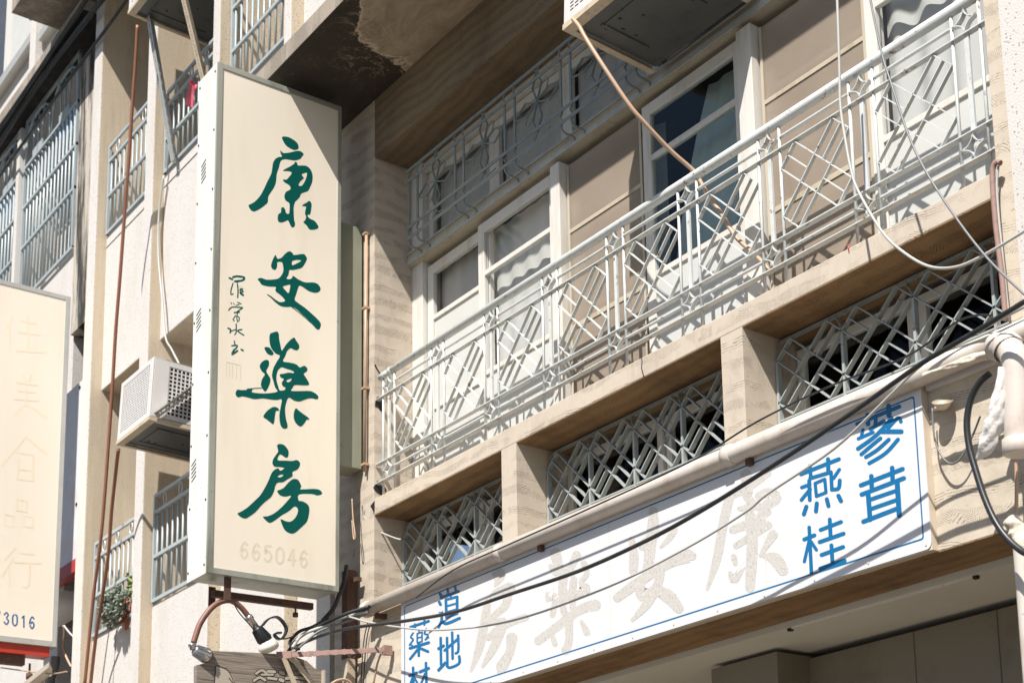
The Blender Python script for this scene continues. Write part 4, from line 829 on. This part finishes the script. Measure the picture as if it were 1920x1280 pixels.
# ------------------------------------------------------------------ far left sign
XL = -15.8
ls = thing('shop_sign', (-15.9, -0.5, 5.1), 'pale cream sign at the left edge with nearly vanished characters and blue digits', 'sign')
q0, q1 = atX(129, 556, XL), atX(117, 1214, XL); zb, zt, yi = q1.z, q0.z, q0.y+0.02
b = MB(); b.box(XL-0.22, XL-0.006, -1.3, yi, zb, zt); b.build('box', M['alum'], ls)
b = MB(); b.box(XL-0.006, XL+0.006, yi-0.05, yi, zb, zt); b.box(XL-0.006, XL+0.006, -1.3, yi-0.05, zb, zb+0.06); b.box(XL-0.006, XL+0.006, -1.3, yi-0.05, zt-0.05, zt); b.build('frame', M['alum'], ls, 0.003)
box1('panel', M['cream2'], ls, XL-0.0055, XL, -1.3, yi-0.05, zb+0.06, zt-0.05)
b = MB(); b.box(XL-0.2, XL-0.02, -1.3, yi-0.06, zb-0.10, zb-0.001); b.build('red_skirt', M['red'], ls)
b = MB(); b.box(XL-0.16, XL-0.06, -1.3, yi-0.28, zb-0.20, zb-0.101); b.build('carrier_beam', M['rust'], ls)
p = atX(56, 1243, XL-0.1); MB().tube([p, p+Vector((0,0,-0.1)), p+Vector((0,0,-0.101)), p+Vector((0,0,-0.16))], [0.012,0.012,0.035,0.035], 6).build('bolt', M['rust'], ls)
K = Ink(lambda x, y: atX(x, y, XL+0.0008), (1, 0, 0))
digits(K, '73016', -4, 1156, 16, 2.7, 7, 11, 2.7)
K.build('number', M['blue_dark'], ls)
K = Ink(lambda x, y: atX(x, y, XL+0.0006), (1, 0, 0))
for pts, w_ in (([(38,55),(22,90)],7),([(30,75),(30,160)],7),([(60,65),(110,75)],8),([(85,50),(85,100)],7),([(55,100),(120,108)],8),([(85,108),(85,158)],7),([(50,155),(135,160)],9),
  ([(70,230),(75,245)],7),([(92,228),(88,245)],7),([(50,250),(110,258)],7),([(55,275),(105,280)],7),([(78,245),(78,320)],7),([(45,300),(115,305)],7),([(75,315),(45,345)],9),([(80,315),(140,355)],11),
  ([(80,410),(5,500)],8),([(80,415),(140,465)],10),([(50,460),(100,468)],6),([(55,480),(52,540)],7),([(100,475),(98,545)],8),([(55,510),(98,515)],6),([(55,540),(100,545)],7),
  ([(50,600),(80,605)],7),([(50,600),(50,635)],7),([(80,605),(78,638)],7),([(50,632),(80,638)],7),([(15,645),(40,650)],6),([(15,645),(15,680)],6),([(40,650),(38,682)],6),([(15,678),(40,683)],6),([(70,650),(100,655)],6),([(70,650),(70,682)],6),([(100,655),(98,685)],6),([(70,680),(100,686)],6),
  ([(45,745),(15,780)],8),([(40,775),(5,830)],8),([(25,810),(28,860)],8),([(60,760),(100,765)],8),([(45,788),(120,792)],9),([(88,790),(85,858),(70,862)],9)):
    if pts[0] in ((70,230),(80,410),(50,600),(45,745)): K.build('faded_character', M['faint'], ls)
    K.stroke(0,560,1.6,pts,w_*0.8,2)
K.build('faded_character', M['faint'], ls)
# board behind it
bd = thing('sign_board', (-16.2, 0.1, 6), 'narrow pink-stained white board with a red foot, behind the left cream sign', 'sign')
z1 = at(150, 716, 0.06).z; z0 = at(140, 1048, 0.06).z; z00 = at(135, 1075, 0.06).z
box1('board', M['pinkwhite'], bd, -17.3, -15.63, 0.06, 0.16, z0, z1); box1('red_foot', M['red'], bd, -17.3, -15.63, 0.05, 0.17, z00, z0-0.002)
for yy in (726, 945): 
    p = at(150-(yy-726)*0.03, yy, 0.058); MB().tube([p, p+Vector((0,-0.006,0))], 0.02, 8).build('screw', M['hole'], bd)
# ------------------------------------------------------------------ big pvc pipe along the sign
YP = -0.075
pipe = thing('drain_pipe', (-6.3, YP, 4.2), 'long off-white pipe running along the top edge of the white sign', 'pipe')
pl, pr = at(690, 1143, YP), at(1900, 627, YP); zc_ = (pl.z+pr.z)/2
b = MB(); b.tube([(pl.x, YP, zc_), (pl.x-0.005, YP, zc_), (-3.2, YP, zc_)], [0.044, 0.050, 0.050], 20); b.build('tube', M['pvc'], pipe)
for x_, y_ in ((690,1143),(940,1030),(1368,833)):
    p = at(x_, y_, YP); MB().tube([(p.x-0.03, YP, zc_), (p.x-0.028, YP, zc_), (p.x+0.028, YP, zc_), (p.x+0.03, YP, zc_)], [0.050, 0.0565, 0.0565, 0.050], 20).build('coupling', M['pvc'], pipe)
for x_, y_ in ((705,1140),(1010,1010),(1400,830)):
    p = at(x_, y_, YP); MB().box(p.x-0.018, p.x+0.018, YP, 0.0, zc_-0.085, zc_-0.052).build('bracket', M['rust'], pipe)
# ------------------------------------------------------------------ cables in front of the sign
def px(pts, Y0, Y1=None):
    Y1 = Y0 if Y1 is None else Y1; n = len(pts); return [at(x, y, Y0+(Y1-Y0)*i/(n-1)) for i, (x, y) in enumerate(pts)]
hose('cable', px([(542,1217),(600,1192),(655,1177),(755,1164),(855,1146),(960,1112),(1085,1070),(1210,1014),(1310,960),(1440,879),(1590,779),(1715,690),(1777,652),(1840,615),(1930,560)], -0.30, -0.45), 0.0115, 'black', 'thick black cable sagging across the whole white sign', 'cable')
hose('cable', px([(618,1163),(640,1154),(660,1157),(692,1166),(755,1176),(830,1180),(960,1163),(1135,1102),(1285,1028),(1397,960),(1440,925),(1565,840),(1665,745),(1727,685),(1800,640),(1930,570)], -0.2, -0.36), [0.0065]*(15*6+1), 'white_wire', 'thin pale wire sagging across the white sign below the black cable', 'cable')
hose('cable', px([(1569,-20),(1572,60),(1574,130),(1576,200),(1585,262),(1596,320),(1610,360),(1652,432),(1690,470),(1740,499),(1790,501),(1840,481),(1915,437),(1940,420)], -0.30), 0.0068, 'white_wire', 'white cable hanging in a loop before the right end of the railing', 'cable')
hose('cable', px([(1628,-20),(1652,95),(1672,160),(1702,250),(1735,320),(1790,405),(1852,485),(1925,556)], -0.32), 0.0055, 'grey_wire', 'straight grey wire slanting down past the right end of the railing', 'cable')
hose('cable', px([(780,1120),(850,1068),(950,1022),(1100,955),(1300,862),(1420,790),(1560,722),(1700,668),(1800,600),(1860,590)], -0.185), 0.005, 'black', 'thin black wire lying along the top of the white pipe', 'cable')
for k, (pts, r, mt, lab) in enumerate((([(693,1136),(650,1150),(600,1172),(560,1195),(540,1222)], 0.013, 'black', 'black cable of the bundle leaving the pipe end, uppermost'),
    ([(690,1146),(640,1158),(600,1176),(566,1190),(548,1214)], 0.012, 'white_wire', 'white cable of the bundle leaving the pipe end'),
    ([(690,1140),(655,1152),(615,1160),(585,1175),(560,1184),(543,1205),(560,1216)], 0.012, 'black', 'black cable of the bundle curling back beside the scroll iron'),
    ([(688,1150),(640,1168),(600,1182),(570,1205),(552,1222)], 0.009, 'grey_wire', 'grey cable lowest in the bundle leaving the pipe end'))):
    hose('cable', px(pts, -0.13, -0.55), r, mt, lab, 'cable', 'cables leaving the pipe end')
hose('cable', px([(650,1060),(645,1090),(636,1115),(625,1140),(608,1160),(590,1185)], -0.12, -0.3), 0.016, 'black', 'black corrugated conduit rising beside the cream sign to the dark post', 'cable')
hose('cable', px([(679,945),(681,965),(690,980),(697,990),(715,998),(740,1008),(752,1011)], -0.03, 0.1), 0.006, 'white_wire', 'white wire end drooping across the corner of the low opening', 'cable')
hose('cable', px([(660,935),(662,970),(666,1005),(663,1008),(660,975)], -0.10), 0.005, 'tan_hose', 'thin tan wire loop hanging beside the cream sign', 'cable')
for dx, lab in ((0, 'left of two thin black wires dropping from the pipe end'), (5, 'right of two thin black wires dropping from the pipe end')):
    hose('cable', px([(690+dx,1165),(683+dx,1195),(679+dx,1240),(676+dx,1300)], -0.02), 0.004, 'black', lab, 'cable', 'thin wires below the pipe end')
# black cable and dark canopy edge strips at the upper left
hose('cable', [at(-20,358,-0.035), at(7,320,-0.035), at(121,160,-0.035), at(195,60,-0.035), at(245,-10,-0.035)], 0.017, 'black', 'black overhead cable crossing the far left grille', 'cable')
hose('cable', [at(-20,268,-0.16), at(55,160,-0.16), at(161,0,-0.16), at(170,-15,-0.16)], 0.026, 'black', 'black strip drawn as the shadow line along the top edge of the canopy, far upper left', 'cable')  # black tube drawn in place of the shadow line above the canopy edge
hose('cable', [at(-20,300,-0.09), at(72,157,-0.09), at(156,45,-0.09), at(195,-4,-0.09)], 0.028, 'black', 'thicker black strip added for the shade along the lower edge of the canopy', 'cable')  # black tube added for the dark, shaded underside edge of the canopy
# tan hose of the right air conditioner
TH = [(1074,36),(1086,50),(1100,75),(1135,130),(1180,197),(1210,232),(1257,282),(1300,320),(1313,340),(1327,365),(1350,397),(1370,430),(1385,450),(1407,470),(1430,492),(1442,508)]
hose('drain_hose', [at(x, y, Y) for (x, y), Y in zip(TH, [-0.46,-0.45,-0.44,-0.38,-0.28,-0.2,-0.06,0.06,0.08,0.1,0.12,0.13,0.14,0.15,0.16,0.16])], 0.0125, 'tan_hose', 'tan drain hose slanting from the right air conditioner behind the railing', 'hose')
# ------------------------------------------------------------------ right edge
hose('drain_hose', px([(1876,306),(1868,304),(1862,315),(1861,335),(1863,370),(1867,420),(1873,470),(1879,520),(1886,600)], -0.05), 0.013, 'rust_pink', 'brown hose running down the right plaster pier below the railing', 'hose')
hose('cable', px([(1872,312),(1869,345),(1872,400),(1880,480),(1892,600)], -0.04), 0.006, 'white_wire', 'white wire beside the brown hose on the right pier', 'cable')
hose('cable', px([(1856,700),(1835,720),(1820,750),(1813,790),(1817,835),(1829,880),(1845,930),(1865,975),(1888,1008),(1915,1032),(1935,1040)], -0.33), 0.0145, 'black', 'thick black hose curving down the wall right of the white sign', 'hose')
hose('cable', px([(1748,765),(1752,820),(1763,850),(1780,868),(1800,860),(1822,820),(1838,780)], -0.06), 0.0045, 'grey_wire', 'thin grey wire drooping from the stub pipe right of the white sign', 'cable')
st = thing('stub_pipe', at(1750, 765, 0), 'short cream stub pipe with a flared cup poking from the wall right of the sign', 'pipe')
a_, b_ = at(1746, 768, 0.0), at(1768, 762, -0.055); ax_ = Vector((0.35, -0.45, 0.82)).normalized()
MB().tube([a_, b_], 0.012, 12).build('stub', M['beige_side'], st)
MB().tube([b_-ax_*0.014, b_-ax_*0.004, b_+ax_*0.016, b_+ax_*0.024, b_+ax_*0.021, b_+ax_*0.004], [0.012, 0.026, 0.042, 0.048, 0.044, 0.018], 20).build('cup', M['beige_side'], st)
def lump(path, radii, mat, name, label, cat, n=18, amp=0.25, seed=1, fold=0, flat=1.0, disp=0.0):
    rnd = random.Random(seed); P = spline(path, 7); Rr = spline([(r, 0, 0) for r in radii], 7); b = MB(); vs_ = []
    ph = [rnd.random()*6.28 for _ in range(6)]
    for i, p in enumerate(P):
        d = (P[min(i+1, len(P)-1)]-P[max(i-1, 0)]).normalized(); u = d.orthogonal().normalized() if i == 0 else (u-d*u.dot(d)).normalized(); w2 = d.cross(u)
        for j in range(n):
            t = 2*math.pi*j/n; k = 1+amp*(0.5*math.sin(3*t+ph[0]+i*0.5)+0.35*math.sin(5*t+ph[1]-i*0.8)+0.3*math.sin(2*t+ph[2]+i*0.9)+fold*rnd.uniform(-1, 1))
            vs_.append(p+(u*math.cos(t)+w2*math.sin(t)*flat)*Rr[i].x*k)
    fs = [(i*n+j, i*n+(j+1) % n, (i+1)*n+(j+1) % n, (i+1)*n+j) for i in range(len(P)-1) for j in range(n)]; m2 = len(vs_)
    vs_ += [P[0], P[-1]]; fs += [(m2, (j+1) % n, j) for j in range(n)]+[(m2+1, (len(P)-1)*n+j, (len(P)-1)*n+(j+1) % n) for j in range(n)]
    b.add(vs_, fs, True); o = b.build(name, M[mat])
    if disp:
        sb = o.modifiers.new('subdivision', 'SUBSURF'); sb.levels = sb.render_levels = 2
        tx = bpy.data.textures.new(name, 'CLOUDS'); tx.noise_scale = 0.05; dm = o.modifiers.new('crumple', 'DISPLACE'); dm.texture = tx; dm.strength = disp
    return tag(o, label, cat)
lump(px([(1878,688),(1876,720),(1872,760),(1862,800),(1850,835),(1832,862)], -0.36), [0.010,0.020,0.030,0.038,0.032,0.006], 'bag', 'plastic_wrap', 'crumpled white plastic hanging below the pipe at the right edge', 'plastic wrap', 26, 0.28, 3, 0.0, 0.5, 0.010)
lump(px([(1730,703),(1770,690),(1815,675),(1860,662),(1890,652)], -0.22), [0.008,0.016,0.022,0.024,0.02], 'foam', 'foam_seal', 'yellowed foam smeared under the right end of the pipe', 'foam', 22, 0.3, 5, 0.0, 0.8, 0.011)
el = thing('pipe_elbow', at(1905, 870, -0.30), 'stout off-white pipe elbow turning down at the right edge of the wall', 'pipe fitting')
q_ = [at(1868, 650, -0.25), at(1890, 652, -0.28), at(1903, 675, -0.30), at(1907, 720, -0.30), at(1911, 850, -0.30)]
MB().tube(spline(q_, 8), 0.058, 20).build('bend', M['pvc'], el)
MB().tube([q_[4].lerp(q_[3], 0.22), q_[4].lerp(q_[3], 0.2), q_[4], q_[4]+(q_[4]-q_[3])*0.02], [0.058, 0.068, 0.068, 0.058], 20).build('collar', M['pvc'], el)
MB().tube([q_[1].lerp(q_[2], -0.4), q_[1], q_[1].lerp(q_[2], 0.2)], [0.058, 0.067, 0.066], 20, False).build('collar', M['pvc'], el)
lump(px([(1893,975),(1905,990),(1912,1005),(1916,1030)], -0.2), [0.03,0.04,0.036,0.034], 'foam', 'foam_seal', 'foam collar round the white downpipe in the lower right corner', 'foam', 16, 0.25, 11, 0.0, 1.0, 0.009)
hose('drain_pipe', [at(1913, 1000, -0.2), at(1925, 1150, -0.2), at(1938, 1320, -0.2)], 0.035, 'pvc', 'white downpipe at the lower right edge', 'pipe', None, 16)
hose('cable', px([(1898,690),(1903,820),(1906,900),(1905,990)], -0.12), 0.008, 'tan_hose', 'beige wire along the right edge of the wall', 'cable')
# ------------------------------------------------------------------ ironwork, lamps and board under the cream sign
XB = -9.60
pst = thing('post', at(660, 1300, -0.03), 'slim dark iron post by the plaster corner, rusty below its crossbar', 'post')
p0, p1 = at(657, 1070, -0.05), at(657, 1330, -0.05)
MB().box(p0.x-0.05, p0.x+0.03, -0.09, -0.02, at(657,1235,-0.05).z+0.002, p0.z).build('upper_part', M['rust'], pst); MB().box(p0.x-0.05, p0.x+0.03, -0.085, -0.025, p1.z, at(657,1235,-0.05).z).build('lower_part', M['ac_edge'], pst)
for yy in (1086, 1228): p = at(672, yy, -0.05); MB().box(p.x-0.06, p.x+0.02, -0.075, -0.035, p.z-0.015, p.z+0.015).build('clip', M['rust'], pst)
cb = thing('bracket_bar', at(620, 1222, -0.4), 'rusty pink twisted bar carrying the wooden board and ironwork', 'bracket')
e0, e1 = atX(524, 1228, XB), at(722, 1217, -0.07); s = MB(); n = 40
for k in range(n):
    a2, b2 = e0.lerp(e1, k/n), e0.lerp(e1, (k+1)/n); h = 0.034+0.004*math.sin(k*1.9); s.bar(a2, b2, 0.012, h)
s.build('bar', M['rust_pink'], cb); MB().box(e1.x-0.02, e1.x+0.012, e1.y-0.012, e1.y+0.05, e1.z-0.035, e1.z+0.03).build('end_clip', M['rust_pink'], cb)
a2 = e0.lerp(e1, 0.03); MB().bar(a2-(e1-e0).normalized()*0.04, a2+(e1-e0).normalized()*0.06, 0.02, 0.05).build('end_clip', M['rust_pink'], cb)
hose('wire', px([(714,1225),(706,1250),(697,1300)], -0.08), 0.008, 'tan_hose', 'tan wire dropping from the end of the rusty bar', 'cable')
lamp = thing('lamp', atX(425, 1125, XB), 'curved brown pipe lamp with one bulb each side, under the cream sign', 'lamp')
L = [(363,1204),(368,1188),(375.5,1168),(391,1145),(407,1131),(425,1125),(439,1128),(453,1139),(465,1154)]
MB().tube(spline([atX(x, y, XB) for x, y in L], 6), 0.019, 12).build('arm', M['lamp_arm'], lamp)
def lampset(a, b, c, d, bulb=True):
    a, b, c, d = [atX(*q, XB) for q in (a, b, c, d)]
    MB().tube([a, a.lerp(b, .3), a.lerp(b, .35), b], [0.026, 0.028, 0.021, 0.024], 14).build('socket', M['chrome'], lamp)
    s = MB(); s.tube([b, b.lerp(c, .1), c.lerp(b, .12), c], [0.026, 0.036, 0.050, 0.046], 18); ob_ = s.build('lamp_holder', M['black' if bulb else 'chrome'], lamp)
    f = MB(); ax = (c-b).normalized(); u = ax.orthogonal().normalized(); w2 = ax.cross(u)
    for k in range(12):
        t = k*math.pi/6; o_ = u*math.cos(t)+w2*math.sin(t); f.bar(b.lerp(c, .1)+o_*0.036, c.lerp(b, .15)+o_*0.050, 0.006, 0.008, o_)
    f.build('cooling_fins', M['black' if bulb else 'chrome'], lamp)
    if bulb: 
        MB().tube([c, c.lerp(d, .15), c.lerp(d, .45), c.lerp(d, .75), c.lerp(d, .93), d], [0.046, 0.058, 0.070, 0.066, 0.045, 0.004], 20).build('bulb', M['bulb'], lamp)
lampset((465,1154), (480,1176), (499,1202), (508,1222)); lampset((360,1206), (363,1217), (392,1231), (398,1236), False)
MB().tube(spline([atX(x, y, XB+0.02) for x, y in ((440,1134),(450,1150),(465,1167),(480,1185))], 4), 0.004, 6).build('flex', M['black'], lamp)
sc = MB(); sp_ = spline([atX(x, y, XB) for x, y in ((492,1172),(503,1160),(518,1156),(530,1165),(537,1180),(530,1195),(522,1197),(515,1190),(518,1186),(527,1186))], 5)
for a2, b2 in zip(sp_[:-1], sp_[1:]): sc.bar(a2, b2, 0.011, 0.035, (1,0,0))
sc.tube(spline([atX(x, y, XB) for x, y in ((522,1197),(532,1197),(545,1194),(552,1190))], 4), 0.005, 6)
tag(sc.build('scroll_iron', M['black']), 'black iron scroll curling beside the round lamp bulb', 'ironwork')
hb = thing('wooden_board', atX(480, 1320, -9.60), 'grey weathered wooden board with carved pale shapes, at the bottom edge', 'sign')
out = [(397,1219),(524,1225),(549,1229),(575,1238),(590,1252),(606,1256),(606,1345),(369,1340),(369,1246),(389,1241),(395,1232)]
MB().poly([[atX(x, y, -9.60) for x, y in out]], 0.05, (1,0,0)).build('plank', M['wood'], hb)
K = Ink(lambda x, y: atX(x, y, -9.597), (1, 0, 0))
K.blob(320,1120,4.8,[[(405,620),(430,608),(460,622),(500,640),(540,680),(565,720),(580,780),(560,860),(400,860),(390,760),(400,680)]]); K.build('carved_shape', M['pale_wood'], hb)
K = Ink(lambda x, y: atX(x, y, -9.5955), (1, 0, 0))
for pts in ([(405,680),(405,620),(430,608),(450,620)],[(430,615),(500,640),(540,690),(575,770)],[(400,680),(392,770)],[(525,720),(560,765)]): K.stroke(320,1120,4.8,pts,7,3)
K.build('carved_outline', M['hole'], hb)
K = Ink(lambda x, y: atX(x, y, -9.597), (1, 0, 0))
for pts, w_ in (([(770,680),(820,650),(860,675)],22),([(880,660),(935,665)],26),([(820,690),(920,690)],18),([(990,670),(1015,680)],34),([(1060,665),(1090,680)],34),([(1160,665),(1185,680)],34),([(750,745),(800,715),(850,740)],22),([(880,720),(950,730)],24),([(985,735),(1010,745)],30),([(1040,725),(1130,715),(1220,730)],26),([(760,790),(940,780)],26),([(1000,790),(1200,785)],26),([(780,850),(930,840)],26),([(1010,850),(1200,840)],26)): K.stroke(320,1120,4.8,pts,w_,3)
K.build('carved_writing', M['pale_wood'], hb)
K = Ink(lambda x, y: atX(x, y, -9.5985), (1, 0, 0))
for pts, w_ in (([(770,680),(820,650),(860,675)],34),([(880,660),(935,665)],38),([(820,690),(920,690)],30),([(990,670),(1015,680)],46),([(1060,665),(1090,680)],46),([(1160,665),(1185,680)],46),([(750,745),(800,715),(850,740)],34),([(880,720),(950,730)],36),([(985,735),(1010,745)],42),([(1040,725),(1130,715),(1220,730)],38),([(760,790),(940,780)],38),([(1000,790),(1200,785)],38)): K.stroke(320,1120,4.8,pts,w_,3)
K.build('carved_outline', M['hole'], hb)
for (q0, q1) in (((545,1228),(600,1300)),((532,1232),(560,1300))): MB().bar(atX(*q0, -9.57), atX(*q1, -9.57), 0.006, 0.035, (0,1,0)).build('strap', M['ac_edge'], hb)
MB().bar(atX(606,1256,-9.585), atX(606,1345,-9.585), 0.012, 0.04, (1,0,0)).build('edge_post', M['pale_wood'], hb)
hose('iron_hoop', [atX(x, y, XB+0.05) for x, y in ((612,1300),(618,1285),(630,1276),(645,1273),(658,1280),(664,1300))], 0.010, 'tan_hose', 'pale hoop at the bottom edge beside the rusty post', 'ironwork')
# ------------------------------------------------------------------ succulent
pl_ = thing('potted_plant', at(222, 1165, 0.08), 'silvery succulent spilling through the lower left window grille', 'plant')
rnd = random.Random(4); lf = MB(); lg = MB(); stm = MB()
def leaf(b, c, d, ln, wd):
    d = d.normalized(); u = d.orthogonal().normalized(); w2 = d.cross(u); vs_ = []
    prof = [(0, .25), (.35, .8), (.7, 1), (.92, .6), (1, .05)]
    for t, r in prof:
        for k in range(6): a = k*math.pi/3; vs_.append(c+d*ln*t+(u*math.cos(a)+w2*math.sin(a)*0.45)*wd*r)
    b.add(vs_, [(i*6+j, i*6+(j+1) % 6, (i+1)*6+(j+1) % 6, (i+1)*6+j) for i in range(4) for j in range(6)], True)
heads = [(195,1143,1),(202,1125,1),(205,1160,1.1),(212,1145,1.2),(215,1118,1),(222,1138,1.5),(228,1150,1.3),(232,1125,1.2),(220,1165,1),(226,1108,0.9),(240,1115,0.9),(210,1172,.8),(236,1140,1)]
root = at(240, 1160, 0.14)
for x, y, s_ in heads:
    c = at(x, y, -0.02+rnd.uniform(-.06, .05)); stm.tube(spline([root, root.lerp(c, .5)+Vector((0, -0.06, -0.05)), c], 4), 0.008, 5)
    ax = Vector((rnd.uniform(-.4, .3), -1, rnd.uniform(-.2, .6))).normalized()
    for k in range(15):
        t = k*2.4; spread = 0.25+0.9*k/15; u = ax.orthogonal().normalized(); w2 = ax.cross(u)
        leaf(lf, c+Vector((0, 0, 0)), ax*(1.1-spread)+(u*math.cos(t)+w2*math.sin(t))*spread, 0.075*s_, 0.017*s_)
for k in range(40):
    x, y = rnd.uniform(240, 250), rnd.uniform(1075, 1120); c = at(x, y, rnd.uniform(0.0, 0.06)); leaf(lg, c, Vector((rnd.uniform(-1, 1), rnd.uniform(-1, .2), rnd.uniform(-.6, 1))), 0.04, 0.014)
lf.build('leaves', M['leaf'], pl_); lg.build('young_leaves', M['leaf2'], pl_); stm.build('stems', M['pot'], pl_)
pp = at(247, 1150, 0.16); MB().tube([pp+Vector((0,0,-.16)), pp+Vector((0,0,.12)), pp+Vector((0,0,.14))], [0.06, 0.085, 0.08], 16).build('pot', M['pot'], pl_)
# junk at the lower left corner
hose('cable', px([(119,1172),(121,1185),(118,1210),(124,1230),(134,1250)], -0.05, 0.05), 0.012, 'tan_hose', 'tan wire dangling beside the left cream sign', 'cable')
hose('cable', px([(120,1172),(130,1185),(142,1197)], -0.05, 0.02), 0.010, 'blue_dark' if False else 'white_wire', 'white wire tied to the wall corner beside the left cream sign', 'cable')
mk = thing('awning', (-17.2, -0.6, 4.2), 'tan canvas awning strip in the lower left corner, under the left sign', 'awning')
a1, a2, a3, a4 = at(30, 1290, -0.5), at(92, 1240, -0.5), at(98, 1252, -0.2), at(60, 1290, -0.2)
MB().add([a1, a2, a3, a4, a1+Vector((0,0,-.05)), a2+Vector((0,0,-.05)), a3+Vector((0,0,-.05)), a4+Vector((0,0,-.05))], [(0,1,2,3),(7,6,5,4),(0,4,5,1),(1,5,6,2),(2,6,7,3),(3,7,4,0)]).build('canvas', M['pale_wood'], mk)
hose('conduit', px([(104,1230),(102,1250),(96,1268),(94,1300)], -0.02), 0.045, 'grey_wire', 'fat grey conduit bending down in the lower left corner', 'pipe', None, 14)
hose('conduit', px([(92,1262),(84,1268),(81,1285),(81,1310)], -0.15), 0.03, 'alum', 'pale grey conduit hooking over in the lower left corner', 'pipe', None, 14)
box1('lower_front', M['agg'], far, -24, -16.36, 0.1, 0.5, 2, 5.6)
hose('cable', px([(-10,1249),(40,1256),(95,1262),(126,1258)], -0.4), 0.007, 'tan_hose', 'thin wire stretched across the lower left corner', 'cable')
